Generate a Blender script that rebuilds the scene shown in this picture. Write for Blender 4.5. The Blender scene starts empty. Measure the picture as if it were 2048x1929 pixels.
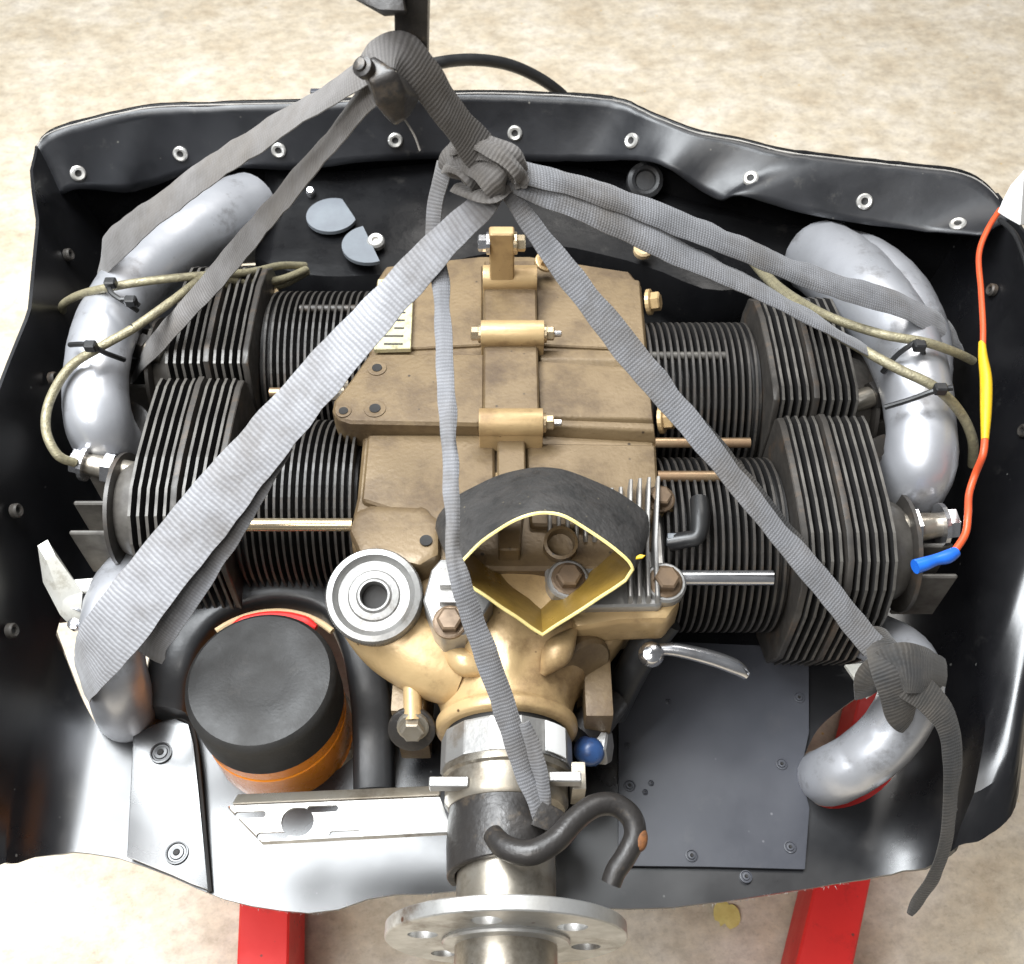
import bpy, bmesh, math, random
from mathutils import Vector, Matrix, Euler, noise
random.seed(7)
scn = bpy.context.scene
COL = scn.collection
R = math.radians

# ------------------------------------------------------------------ camera
FPX, CX, CY = 2068.0, 1024.0, 964.5          # focal length and centre in photo pixels
PITCH = R(54)
CAM = Vector((0.0, -0.594, 0.917))
FWD = Vector((0, math.cos(PITCH), -math.sin(PITCH)))
UPV = Vector((0, math.sin(PITCH), math.cos(PITCH)))
cd = bpy.data.cameras.new('camera'); cam = bpy.data.objects.new('camera', cd); COL.objects.link(cam)
cam.location = CAM; cam.rotation_euler = (R(90) - PITCH, 0, 0)
cd.sensor_fit = 'HORIZONTAL'; cd.sensor_width = 36; cd.lens = 36 * FPX / 2048
cd.clip_start = 0.02; cd.clip_end = 60
cd.dof.use_dof = True; cd.dof.focus_distance = 0.98; cd.dof.aperture_fstop = 11
scn.camera = cam

# ------------------------------------------------------------------ world, lamps, exposure
w = bpy.data.worlds.new('World'); scn.world = w; w.use_nodes = True
bg = w.node_tree.nodes['Background']; bg.inputs[0].default_value = (0.93, 0.96, 1.0, 1); bg.inputs[1].default_value = 0.15
def area(name, loc, target, sx, sy, power, col=(1, 1, 1)):
    l = bpy.data.lights.new(name, 'AREA'); l.shape = 'RECTANGLE'; l.size = sx; l.size_y = sy; l.energy = power; l.color = col
    o = bpy.data.objects.new(name, l); COL.objects.link(o); o.location = loc
    o.rotation_euler = (Vector(target) - Vector(loc)).to_track_quat('-Z', 'Y').to_euler(); return o
area('workshop_window', (-0.84, 0.30, 2.05), (-0.68, 0.15, 0.0), 1.30, 1.25, 140, (0.93, 0.97, 1.0))
area('side_window', (-1.30, -1.05, 2.05), (-0.3, -0.1, -0.05), 1.0, 0.9, 43, (0.96, 0.98, 1.0))
area('ceiling_lamp', (-0.5, -1.5, 2.3), (-0.1, -0.05, -0.1), 1.0, 0.6, 26, (1.0, 0.97, 0.92))
area('ceiling_lamp_far', (0.7, 2.2, 3.4), (0.3, 1.5, -0.5), 2.4, 0.8, 85, (1.0, 0.97, 0.93))
scn.view_settings.view_transform = 'Standard'; scn.view_settings.look = 'None'
scn.view_settings.exposure = 0.0; scn.view_settings.gamma = 1.0
try: scn.view_settings.use_curve_mapping = False
except Exception: pass

# ------------------------------------------------------------------ measuring helpers: photo pixel + height (or depth) -> metres
def ray(u, v): return FWD + Vector(((u - CX) / FPX, 0, 0)) - UPV * ((v - CY) / FPX)
def Z(u, v, z):
    d = ray(u, v); return CAM + d * ((z - CAM.z) / d.z)
def Y(u, v, y):
    d = ray(u, v); return CAM + d * ((y - CAM.y) / d.y)
def S(px, p): return px / FPX * (Vector(p) - CAM).dot(FWD)     # pixel size -> metres at point p

# ------------------------------------------------------------------ materials
def nt(name):
    m = bpy.data.materials.new(name); m.use_nodes = True; n = m.node_tree
    return m, n, n.nodes['Principled BSDF'], (lambda t: n.nodes.new(t)), n.links.new
def ramp(N, cols):
    r = N('ShaderNodeValToRGB'); e = r.color_ramp.elements
    while len(e) < len(cols): e.new(0.5)
    for i, (p, c) in enumerate(cols): e[i].position = p; e[i].color = (c[0], c[1], c[2], 1)
    return r
def mat(name, c1, c2=None, rough=0.5, metal=0.0, scale=18, bump=0.0, bscale=120, dirt=None, dirt_amt=0.5, dirt_scale=9, rvar=0.12, ior=1.5, coat=0.0, spec=0.5, speck=None, speck_scale=70, speck_amt=0.82):
    m, n, p, N, L = nt(name)
    c2 = c2 or tuple(x * 0.8 for x in c1)
    tc = N('ShaderNodeTexCoord')
    nz = N('ShaderNodeTexNoise'); nz.inputs['Scale'].default_value = scale; nz.inputs['Detail'].default_value = 6; nz.inputs['Roughness'].default_value = 0.62
    L(tc.outputs['Object'], nz.inputs['Vector'])
    r = ramp(N, [(0.33, c1), (0.68, c2)]); L(nz.outputs['Fac'], r.inputs[0])
    out = r.outputs[0]
    if dirt:
        d = N('ShaderNodeTexNoise'); d.inputs['Scale'].default_value = dirt_scale; d.inputs['Detail'].default_value = 9; d.inputs['Roughness'].default_value = 0.72
        L(tc.outputs['Object'], d.inputs['Vector'])
        dr = ramp(N, [(0.62 - 0.24 * dirt_amt, (0, 0, 0)), (0.82 - 0.2 * dirt_amt, (1, 1, 1))]); L(d.outputs['Fac'], dr.inputs[0])
        mx = N('ShaderNodeMixRGB'); L(dr.outputs[0], mx.inputs[0]); L(out, mx.inputs[1]); mx.inputs[2].default_value = (*dirt, 1); out = mx.outputs[0]
    if speck:
        vo = N('ShaderNodeTexVoronoi'); vo.inputs['Scale'].default_value = speck_scale; L(tc.outputs['Object'], vo.inputs['Vector'])
        jit = N('ShaderNodeMath'); jit.operation = 'MULTIPLY_ADD'; L(nz.outputs['Fac'], jit.inputs[0]); jit.inputs[1].default_value = 0.25; L(vo.outputs['Distance'], jit.inputs[2])
        vr = ramp(N, [(0.19, (1, 1, 1)), (0.27, (0, 0, 0))]); L(jit.outputs[0], vr.inputs[0])
        sc_ = N('ShaderNodeSeparateColor'); L(vo.outputs['Color'], sc_.inputs[0])
        g_ = N('ShaderNodeMath'); g_.operation = 'GREATER_THAN'; g_.inputs[1].default_value = speck_amt; L(sc_.outputs[0], g_.inputs[0])
        k_ = N('ShaderNodeMath'); k_.operation = 'MULTIPLY'; L(vr.outputs[0], k_.inputs[0]); L(g_.outputs[0], k_.inputs[1])
        ms = N('ShaderNodeMixRGB'); L(k_.outputs[0], ms.inputs[0]); L(out, ms.inputs[1]); ms.inputs[2].default_value = (*speck, 1); out = ms.outputs[0]
    L(out, p.inputs['Base Color'])
    rr = N('ShaderNodeMapRange'); rr.inputs[1].default_value = 0.3; rr.inputs[2].default_value = 0.7
    rr.inputs[3].default_value = max(0.03, rough - rvar); rr.inputs[4].default_value = min(1, rough + rvar)
    L(nz.outputs['Fac'], rr.inputs[0]); L(rr.outputs[0], p.inputs['Roughness'])
    p.inputs['Metallic'].default_value = metal; p.inputs['IOR'].default_value = ior
    p.inputs['Specular IOR Level'].default_value = spec
    if coat: p.inputs['Coat Weight'].default_value = coat; p.inputs['Coat Roughness'].default_value = 0.15
    if bump:
        b = N('ShaderNodeBump'); b.inputs['Strength'].default_value = bump; b.inputs['Distance'].default_value = 0.002
        bn = N('ShaderNodeTexNoise'); bn.inputs['Scale'].default_value = bscale; bn.inputs['Detail'].default_value = 5
        L(tc.outputs['Object'], bn.inputs['Vector']); L(bn.outputs['Fac'], b.inputs['Height']); L(b.outputs[0], p.inputs['Normal'])
    return m
M = {}
M['gold'] = mat('gold_paint', (0.180, 0.127, 0.067), (0.135, 0.091, 0.046), speck=(0.03, 0.02, 0.012), speck_scale=75, rough=0.46, metal=0.18, scale=12, bump=0.22, bscale=240, dirt=(0.075, 0.048, 0.027), dirt_amt=0.60, dirt_scale=12)
M['gold_clean'] = mat('gold_paint_clean', (0.50, 0.355, 0.18), (0.39, 0.262, 0.125), speck=(0.09, 0.05, 0.025), speck_scale=85, rough=0.40, metal=0.25, scale=16, bump=0.16, bscale=200, dirt=(0.16, 0.095, 0.045), dirt_amt=0.42, dirt_scale=15)
M['rust_bolt'] = mat('brown_bolt', (0.17, 0.115, 0.07), (0.10, 0.066, 0.04), rough=0.45, metal=0.35, scale=60)
M['fin'] = mat('black_fin', (0.030, 0.029, 0.028), (0.016, 0.015, 0.015), rough=0.45, scale=40, dirt=(0.075, 0.06, 0.045), dirt_amt=0.3, dirt_scale=25)
M['fin_edge'] = mat('lighter_fin_edge', (0.105, 0.098, 0.087), (0.045, 0.040, 0.035), rough=0.46, metal=0.1, scale=45)  # rim colour, lighter grey than the fin faces
M['fin_edge_dark'] = mat('lighter_barrel_edge', (0.058, 0.052, 0.046), (0.026, 0.023, 0.020), rough=0.46, metal=0.1, scale=40, dirt=(0.10, 0.065, 0.04), dirt_amt=0.35, dirt_scale=30)  # barrel rims, a little lighter than the fin faces
M['cowl'] = mat('black_gelcoat', speck=(0.10, 0.10, 0.095), speck_scale=95, speck_amt=0.93, c1=(0.0045, 0.0045, 0.0055), c2=(0.008, 0.008, 0.009), rough=0.31, scale=7, bump=0.07, bscale=26, dirt=(0.030, 0.029, 0.028), dirt_amt=0.06, dirt_scale=26, ior=1.74, rvar=0.07)
M['cowl_panel'] = mat('polished_black_panel', (0.0045, 0.0045, 0.0055), (0.008, 0.008, 0.009), rough=0.24, scale=7, bump=0.07, bscale=26, dirt=(0.03, 0.029, 0.028), dirt_amt=0.06, dirt_scale=26, ior=2.0, rvar=0.07, speck=(0.10, 0.10, 0.095), speck_scale=95, speck_amt=0.93)
M['lip'] = mat('black_lip', (0.008, 0.0085, 0.010), (0.014, 0.0145, 0.017), speck=(0.16, 0.15, 0.13), speck_scale=90, speck_amt=0.93, rough=0.42, scale=9, bump=0.2, bscale=40, dirt=(0.06, 0.057, 0.052), dirt_amt=0.10, dirt_scale=30, ior=1.5)
M['cowl_matt'] = mat('black_laminate', (0.004, 0.004, 0.0045), (0.007, 0.007, 0.0075), spec=0.12, rough=0.3, scale=10, bump=0.3, bscale=45, dirt=(0.03, 0.028, 0.026), dirt_amt=0.08, dirt_scale=30)
M['arch'] = mat('black_moulded_plastic', (0.018, 0.018, 0.019), (0.026, 0.026, 0.027), rough=0.4, scale=14, bump=0.15, bscale=90, dirt=(0.05, 0.047, 0.043), dirt_amt=0.12, dirt_scale=24)
M['panel'] = mat('dark_grey_panel', (0.042, 0.044, 0.053), (0.056, 0.058, 0.068), speck=(0.14, 0.14, 0.15), speck_scale=80, speck_amt=0.94, rough=0.48, scale=8, bump=0.10, bscale=60, dirt=(0.07, 0.07, 0.075), dirt_amt=0.15, dirt_scale=24)
M['black'] = mat('black_plastic', (0.012, 0.012, 0.013), (0.02, 0.02, 0.02), rough=0.4, scale=30)
M['rubber'] = mat('black_rubber_cap', (0.014, 0.0135, 0.013), (0.020, 0.019, 0.018), rough=0.6, scale=22, bump=0.15, bscale=300, dirt=(0.045, 0.040, 0.035), dirt_amt=0.2, dirt_scale=16)
M['silver'] = mat('silver_paint', (0.56, 0.57, 0.60), (0.44, 0.445, 0.47), rough=0.36, metal=0.66, scale=12, bump=0.12, bscale=60, dirt=(0.13, 0.115, 0.105), dirt_amt=0.26, dirt_scale=16)
M['alu'] = mat('cast_aluminium', (0.40, 0.395, 0.385), (0.29, 0.28, 0.265), rough=0.42, metal=0.7, scale=24, bump=0.15, bscale=200, dirt=(0.18, 0.14, 0.10), dirt_amt=0.28, dirt_scale=18)
M['cap_alu'] = mat('machined_cap', (0.30, 0.295, 0.285), (0.21, 0.205, 0.195), rough=0.38, metal=0.6, scale=30, bump=0.1, bscale=260, dirt=(0.09, 0.07, 0.05), dirt_amt=0.3, dirt_scale=24, speck=(0.03, 0.02, 0.02))
M['charred'] = mat('charred_laminate_skin', (0.050, 0.047, 0.045), (0.026, 0.025, 0.024), rough=0.6, scale=40, bump=0.7, bscale=190, dirt=(0.012, 0.012, 0.012), dirt_amt=0.5, dirt_scale=45, speck=(0.14, 0.12, 0.08), speck_scale=140, speck_amt=0.9)
M['flange'] = mat('dull_flange_steel', (0.50, 0.50, 0.49), (0.34, 0.33, 0.31), rough=0.42, metal=0.7, scale=30, bump=0.1, bscale=160, dirt=(0.14, 0.10, 0.07), dirt_amt=0.36, dirt_scale=22, speck=(0.10, 0.04, 0.02), speck_scale=60)
M['steel'] = mat('oily_steel', (0.38, 0.35, 0.30), (0.24, 0.21, 0.165), rough=0.36, metal=0.75, scale=26, bump=0.1, bscale=140, dirt=(0.085, 0.06, 0.035), dirt_amt=0.48, dirt_scale=16)
M['chrome'] = mat('bright_steel', (0.72, 0.72, 0.74), (0.58, 0.58, 0.6), rough=0.2, metal=0.95, scale=30, dirt=(0.25, 0.22, 0.2), dirt_amt=0.15)
M['ring'] = mat('zinc_washer', (0.62, 0.61, 0.58), (0.42, 0.40, 0.37), rough=0.35, metal=0.6, scale=60)
M['hole'] = mat('dark_hole', (0.006, 0.006, 0.006), (0.012, 0.010, 0.008), rough=0.7)
M['tube_gold'] = mat('pushrod_plating', (0.62, 0.52, 0.36), (0.46, 0.34, 0.20), rough=0.28, metal=0.8, scale=30)
M['tube_copper'] = mat('pushrod_copper', (0.42, 0.30, 0.18), (0.27, 0.17, 0.10), rough=0.35, metal=0.7, scale=30)
M['orange'] = mat('orange_can', (0.92, 0.30, 0.012), (0.80, 0.23, 0.01), rough=0.28, scale=30, dirt=(0.10, 0.03, 0.01), dirt_amt=0.22, dirt_scale=12, coat=0.4)
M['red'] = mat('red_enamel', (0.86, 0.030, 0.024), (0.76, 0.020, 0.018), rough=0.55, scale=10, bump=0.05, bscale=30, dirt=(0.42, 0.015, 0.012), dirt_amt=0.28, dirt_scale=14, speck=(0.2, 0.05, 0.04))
M['kevlar'] = mat('yellow_aramid', (0.25, 0.155, 0.03), (0.15, 0.09, 0.016), rough=0.36, scale=24, bump=0.12, bscale=220, dirt=(0.30, 0.18, 0.03), dirt_amt=0.3, dirt_scale=14, coat=0.3)
M['kevlar_edge'] = mat('yellow_cut_edge', (0.82, 0.70, 0.30), (0.70, 0.56, 0.20), rough=0.6, scale=60)
M['lead'] = mat('braided_lead', (0.30, 0.27, 0.17), (0.17, 0.15, 0.10), rough=0.45, metal=0.3, scale=150, bump=0.5, bscale=500)
M['wire_red'] = mat('orange_red_wire', (0.60, 0.085, 0.022), (0.48, 0.06, 0.016), rough=0.45, scale=30)
M['yellow'] = mat('yellow_crimp', (0.62, 0.40, 0.012), (0.50, 0.30, 0.01), rough=0.4, scale=40)
M['blue'] = mat('blue_terminal', (0.018, 0.14, 0.62), (0.012, 0.10, 0.48), rough=0.35, scale=40)
M['bluecap'] = mat('blue_cap', (0.035, 0.085, 0.22), (0.02, 0.05, 0.14), rough=0.35, scale=40, dirt=(0.03, 0.02, 0.02), dirt_amt=0.35, dirt_scale=40)
M['white'] = mat('white_plastic', (0.85, 0.85, 0.84), (0.8, 0.8, 0.79), rough=0.4, scale=20)
M['plate'] = mat('baffle_aluminium', (0.78, 0.77, 0.72), (0.62, 0.60, 0.53), rough=0.38, metal=0.5, scale=30, dirt=(0.25, 0.22, 0.16), dirt_amt=0.3, dirt_scale=30)
M['flap'] = mat('grey_flap', (0.15, 0.165, 0.18), (0.12, 0.13, 0.145), rough=0.4, scale=40)
M['hook'] = mat('black_iron', (0.030, 0.027, 0.025), (0.018, 0.016, 0.015), rough=0.42, metal=0.2, scale=40, bump=0.3, bscale=180, dirt=(0.10, 0.075, 0.05), dirt_amt=0.25, dirt_scale=30)
M['rust'] = mat('orange_rust', (0.26, 0.095, 0.022), (0.06, 0.03, 0.018), rough=0.8, scale=120, bump=0.4, bscale=300)
M['leaf'] = mat('dry_leaf', (0.72, 0.62, 0.22), (0.6, 0.48, 0.15), rough=0.7, scale=80)
M['fibre'] = mat('frayed_fibre', (0.34, 0.32, 0.29), (0.18, 0.17, 0.16), rough=0.8)
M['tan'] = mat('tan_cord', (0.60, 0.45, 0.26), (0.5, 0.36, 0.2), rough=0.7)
M['print'] = mat('dark_print', (0.02, 0.02, 0.02), (0.03, 0.03, 0.03), rough=0.7)

def strap_mat(name, c1, c2, rib=0.0045, strength=0.45, weave=False):
    m, n, p, N, L = nt(name)
    tc = N('ShaderNodeTexCoord'); sp = N('ShaderNodeSeparateXYZ'); L(tc.outputs['UV'], sp.inputs[0])
    # UV x across (0..1), y along in metres
    def sine(src, freq):
        a = N('ShaderNodeMath'); a.operation = 'MULTIPLY'; L(src, a.inputs[0]); a.inputs[1].default_value = freq
        s = N('ShaderNodeMath'); s.operation = 'SINE'; L(a.outputs[0], s.inputs[0])
        b = N('ShaderNodeMath'); b.operation = 'MULTIPLY_ADD'; L(s.outputs[0], b.inputs[0]); b.inputs[1].default_value = 0.5; b.inputs[2].default_value = 0.5
        return b.outputs[0]
    nz = N('ShaderNodeTexNoise'); nz.inputs['Scale'].default_value = 28; nz.inputs['Detail'].default_value = 7; nz.inputs['Roughness'].default_value = 0.65
    L(tc.outputs['Object'], nz.inputs['Vector'])
    wob = N('ShaderNodeMath'); wob.operation = 'MULTIPLY_ADD'; L(nz.outputs['Fac'], wob.inputs[0]); wob.inputs[1].default_value = rib * 1.3; L(sp.outputs['Y'], wob.inputs[2])
    ribs = sine(wob.outputs[0], 2 * math.pi / rib)
    h = ribs
    thr = sine(sp.outputs['X'], 2 * math.pi * 11)
    mu = N('ShaderNodeMath'); mu.operation = 'MULTIPLY'; L(ribs, mu.inputs[0])
    ad = N('ShaderNodeMath'); ad.operation = 'MULTIPLY_ADD'; L(thr, ad.inputs[0]); ad.inputs[1].default_value = 0.75 if weave else 0.3; ad.inputs[2].default_value = 0.25 if weave else 0.7
    L(ad.outputs[0], mu.inputs[1]); h = mu.outputs[0]
    cr = ramp(N, [(0.28, c1), (0.72, c2)]); L(nz.outputs['Fac'], cr.inputs[0])
    dk = N('ShaderNodeMixRGB'); dk.blend_type = 'MULTIPLY'; dk.inputs[0].default_value = 0.36
    g = ramp(N, [(0.0, (0.35, 0.34, 0.34)), (0.5, (1, 1, 1))]); L(h, g.inputs[0]); L(cr.outputs[0], dk.inputs[1]); L(g.outputs[0], dk.inputs[2])
    # grime that has rubbed into the webbing
    d = N('ShaderNodeTexNoise'); d.inputs['Scale'].default_value = 9; d.inputs['Detail'].default_value = 8; d.inputs['Roughness'].default_value = 0.7; L(tc.outputs['Object'], d.inputs['Vector'])
    dr = ramp(N, [(0.46, (0, 0, 0)), (0.72, (0.8, 0.8, 0.8))]); L(d.outputs['Fac'], dr.inputs[0])
    mx = N('ShaderNodeMixRGB'); L(dr.outputs[0], mx.inputs[0]); L(dk.outputs[0], mx.inputs[1]); mx.inputs[2].default_value = (0.085, 0.072, 0.058, 1)
    L(mx.outputs[0], p.inputs['Base Color']); p.inputs['Roughness'].default_value = 0.7; p.inputs['Specular IOR Level'].default_value = 0.3
    p.inputs['Sheen Weight'].default_value = 0.15
    b = N('ShaderNodeBump'); b.inputs['Strength'].default_value = strength; b.inputs['Distance'].default_value = 0.0012; L(h, b.inputs['Height']); L(b.outputs[0], p.inputs['Normal'])
    return m
M['strap'] = strap_mat('grey_webbing', (0.305, 0.308, 0.325), (0.205, 0.204, 0.213))
M['strap_weave'] = strap_mat('grey_woven_webbing', (0.225, 0.227, 0.240), (0.145, 0.147, 0.155), rib=0.0030, strength=0.35, weave=True)
M['strap_brown'] = strap_mat('soiled_webbing', (0.155, 0.147, 0.143), (0.09, 0.083, 0.077), rib=0.0032, strength=0.35)
M['strap_black'] = strap_mat('charcoal_webbing', (0.032, 0.031, 0.031), (0.020, 0.020, 0.019), rib=0.003, strength=0.4)
M['duct'] = strap_mat('charred_laminate', (0.058, 0.056, 0.055), (0.035, 0.034, 0.033), rib=0.0022, strength=0.7, weave=True)

def floor_mat():
    m, n, p, N, L = nt('worn_concrete')
    tc = N('ShaderNodeTexCoord'); mp = N('ShaderNodeMapping'); mp.inputs['Rotation'].default_value = (0, 0, R(-18)); mp.inputs['Scale'].default_value = (1.0, 1.25, 1); L(tc.outputs['Object'], mp.inputs['Vector'])
    def nz(s, d=8, r=0.65, v=None):
        k = N('ShaderNodeTexNoise'); k.inputs['Scale'].default_value = s; k.inputs['Detail'].default_value = d; k.inputs['Roughness'].default_value = r; L((v or mp).outputs[0 if v is None else 'Object'], k.inputs['Vector']); return k
    a = nz(6.5); b = nz(30, 7, 0.75); c = nz(95, 4, 0.7)
    ra = ramp(N, [(0.30, (0.52, 0.43, 0.315)), (0.48, (0.63, 0.555, 0.44)), (0.66, (0.75, 0.69, 0.60))]); L(a.outputs['Fac'], ra.inputs[0])
    rb = ramp(N, [(0.34, (0.42, 0.37, 0.32)), (0.5, (0.80, 0.77, 0.72)), (0.66, (1.12, 1.08, 1.0))]); L(b.outputs['Fac'], rb.inputs[0])
    mx = N('ShaderNodeMixRGB'); mx.blend_type = 'MULTIPLY'; mx.inputs[0].default_value = 0.52; L(ra.outputs[0], mx.inputs[1]); L(rb.outputs[0], mx.inputs[2])
    rc = ramp(N, [(0.33, (0.52, 0.50, 0.48)), (0.46, (1, 1, 1))]); L(c.outputs['Fac'], rc.inputs[0])
    m2 = N('ShaderNodeMixRGB'); m2.blend_type = 'MULTIPLY'; m2.inputs[0].default_value = 0.32; L(mx.outputs[0], m2.inputs[1]); L(rc.outputs[0], m2.inputs[2])
    # grey scuffs and ochre flecks
    e = nz(9, 9, 0.75, tc); re = ramp(N, [(0.58, (0, 0, 0)), (0.70, (0.6, 0.6, 0.6))]); L(e.outputs['Fac'], re.inputs[0])
    m3 = N('ShaderNodeMixRGB'); L(re.outputs[0], m3.inputs[0]); L(m2.outputs[0], m3.inputs[1]); m3.inputs[2].default_value = (0.40, 0.365, 0.31, 1)
    vo = N('ShaderNodeTexVoronoi'); vo.inputs['Scale'].default_value = 34; L(tc.outputs['Object'], vo.inputs['Vector'])
    vr = ramp(N, [(0.05, (1, 1, 1)), (0.10, (0, 0, 0))]); L(vo.outputs['Distance'], vr.inputs[0])
    sel = N('ShaderNodeSeparateColor'); L(vo.outputs['Color'], sel.inputs[0])
    gt = N('ShaderNodeMath'); gt.operation = 'GREATER_THAN'; gt.inputs[1].default_value = 0.80; L(sel.outputs[0], gt.inputs[0])
    mm = N('ShaderNodeMath'); mm.operation = 'MULTIPLY'; L(vr.outputs[0], mm.inputs[0]); L(gt.outputs[0], mm.inputs[1])
    m4 = N('ShaderNodeMixRGB'); L(mm.outputs[0], m4.inputs[0]); L(m3.outputs[0], m4.inputs[1]); m4.inputs[2].default_value = (0.55, 0.36, 0.11, 1)
    L(m4.outputs[0], p.inputs['Base Color']); p.inputs['Roughness'].default_value = 0.6
    bp = N('ShaderNodeBump'); bp.inputs['Strength'].default_value = 0.25; bp.inputs['Distance'].default_value = 0.004; L(b.outputs['Fac'], bp.inputs['Height']); L(bp.outputs[0], p.inputs['Normal'])
    return m
M['floor'] = floor_mat()

# ------------------------------------------------------------------ object helpers
WORLD = {}
def link(o, parent=None):
    COL.objects.link(o)
    if parent is not None:
        o.parent = parent; o.matrix_parent_inverse = Matrix.Translation(-WORLD[parent.name])
    WORLD[o.name] = Vector(o.location)
    return o
def thing(name, label, cat, loc=(0, 0, 0), group=None):
    o = bpy.data.objects.new(name, None); o.location = loc; o.empty_display_size = 0.05; link(o)
    o['label'] = label; o['category'] = cat
    if group: o['group'] = group
    return o
def tag(o, label, cat, group=None):
    o['label'] = label; o['category'] = cat
    if group: o['group'] = group
    return o
def bm_obj(name, bm, m, parent=None, smooth=True, loc=(0, 0, 0), label=None, angle=35):
    me = bpy.data.meshes.new(name); bm.normal_update(); bm.to_mesh(me); bm.free()
    o = bpy.data.objects.new(name, me); o.location = loc
    for x in (m if isinstance(m, (list, tuple)) else [m]): me.materials.append(M[x] if isinstance(x, str) else x)
    if smooth:
        for f in me.polygons: f.use_smooth = True
        try: me.set_sharp_from_angle(angle=R(angle))
        except Exception: pass
    link(o, parent)
    if label: o['label'] = label
    return o
def fix(bm): bmesh.ops.recalc_face_normals(bm, faces=bm.faces[:]); return bm
def bev(bm, w, seg=2, ang=30):
    es = [e for e in bm.edges if len(e.link_faces) == 2 and e.calc_face_angle(0) > R(ang)]
    if es and w > 0: bmesh.ops.bevel(bm, geom=es, offset=w, segments=seg, profile=0.7, affect='EDGES', clamp_overlap=True)
    return bm
def hull(bm, a, b):  # quads between equal rings
    n = len(a)
    for i in range(n): bm.faces.new((a[i], a[(i + 1) % n], b[(i + 1) % n], b[i]))
def loft(rings, bm=None, cap=(True, True)):
    bm = bm or bmesh.new(); vs = [[bm.verts.new(p) for p in r] for r in rings]
    for a, b in zip(vs, vs[1:]): hull(bm, a, b)
    if cap[0]: bm.faces.new(vs[0][::-1])
    if cap[1]: bm.faces.new(vs[-1])
    return fix(bm)
def prism(pts, z0, z1, bm=None):
    return loft([[(p[0], p[1], z0) for p in pts], [(p[0], p[1], z1) for p in pts]], bm)
def box(lo, hi, bm=None):
    return prism([(lo[0], lo[1]), (hi[0], lo[1]), (hi[0], hi[1]), (lo[0], hi[1])], lo[2], hi[2], bm)
def basis(d):
    d = Vector(d).normalized(); a = Vector((0, 0, 1)) if abs(d.z) < 0.95 else Vector((0, 1, 0))
    x = d.cross(a).normalized(); return x, x.cross(d).normalized(), d
def lathe(prof, o=(0, 0, 0), d=(0, 0, 1), n=40, bm=None, cap=(True, True)):   # prof: (radius, distance along d)
    x, y, d = basis(d); o = Vector(o)
    rings = [[o + d * h + (x * math.cos(2 * math.pi * i / n) + y * math.sin(2 * math.pi * i / n)) * r for i in range(n)] for r, h in prof]
    return loft(rings, bm, cap)
def catmull(pts, n=8):
    pts = [tuple(p) for p in pts]; P = [pts[0]] + pts + [pts[-1]]; out = []
    for i in range(1, len(P) - 2):
        for k in range(n):
            t = k / n; a, b, c, d = P[i - 1], P[i], P[i + 1], P[i + 2]
            out.append(tuple(0.5 * (2 * b[j] + (c[j] - a[j]) * t + (2 * a[j] - 5 * b[j] + 4 * c[j] - d[j]) * t * t + (3 * b[j] - a[j] - 3 * c[j] + d[j]) * t ** 3) for j in range(len(b))))
    out.append(pts[-1]); return out
def frames(path):
    ts = []
    for i in range(len(path)):
        a = path[max(0, i - 1)]; b = path[min(len(path) - 1, i + 1)]; ts.append((b - a).normalized())
    return ts
def tube(pts, rad, n=14, sub=8, bm=None, cap=True, wob=0.0):
    r = rad if isinstance(rad, (list, tuple)) else [rad] * len(pts)
    q = catmull([(*p, k) for p, k in zip([tuple(p) for p in pts], r)], sub)
    path = [Vector(p[:3]) for p in q]; ts = frames(path); nx = basis(ts[0])[0]; rings = []
    for i, (p, t) in enumerate(zip(path, ts)):
        nx = (nx - t * nx.dot(t)).normalized(); ny = t.cross(nx); rr = q[i][3]
        rings.append([p + (nx * math.cos(2 * math.pi * k / n) + ny * math.sin(2 * math.pi * k / n)) * rr * (1 + wob * noise.noise(p * 60 + nx * k)) for k in range(n)])
    return loft(rings, bm, (cap, cap))
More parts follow.
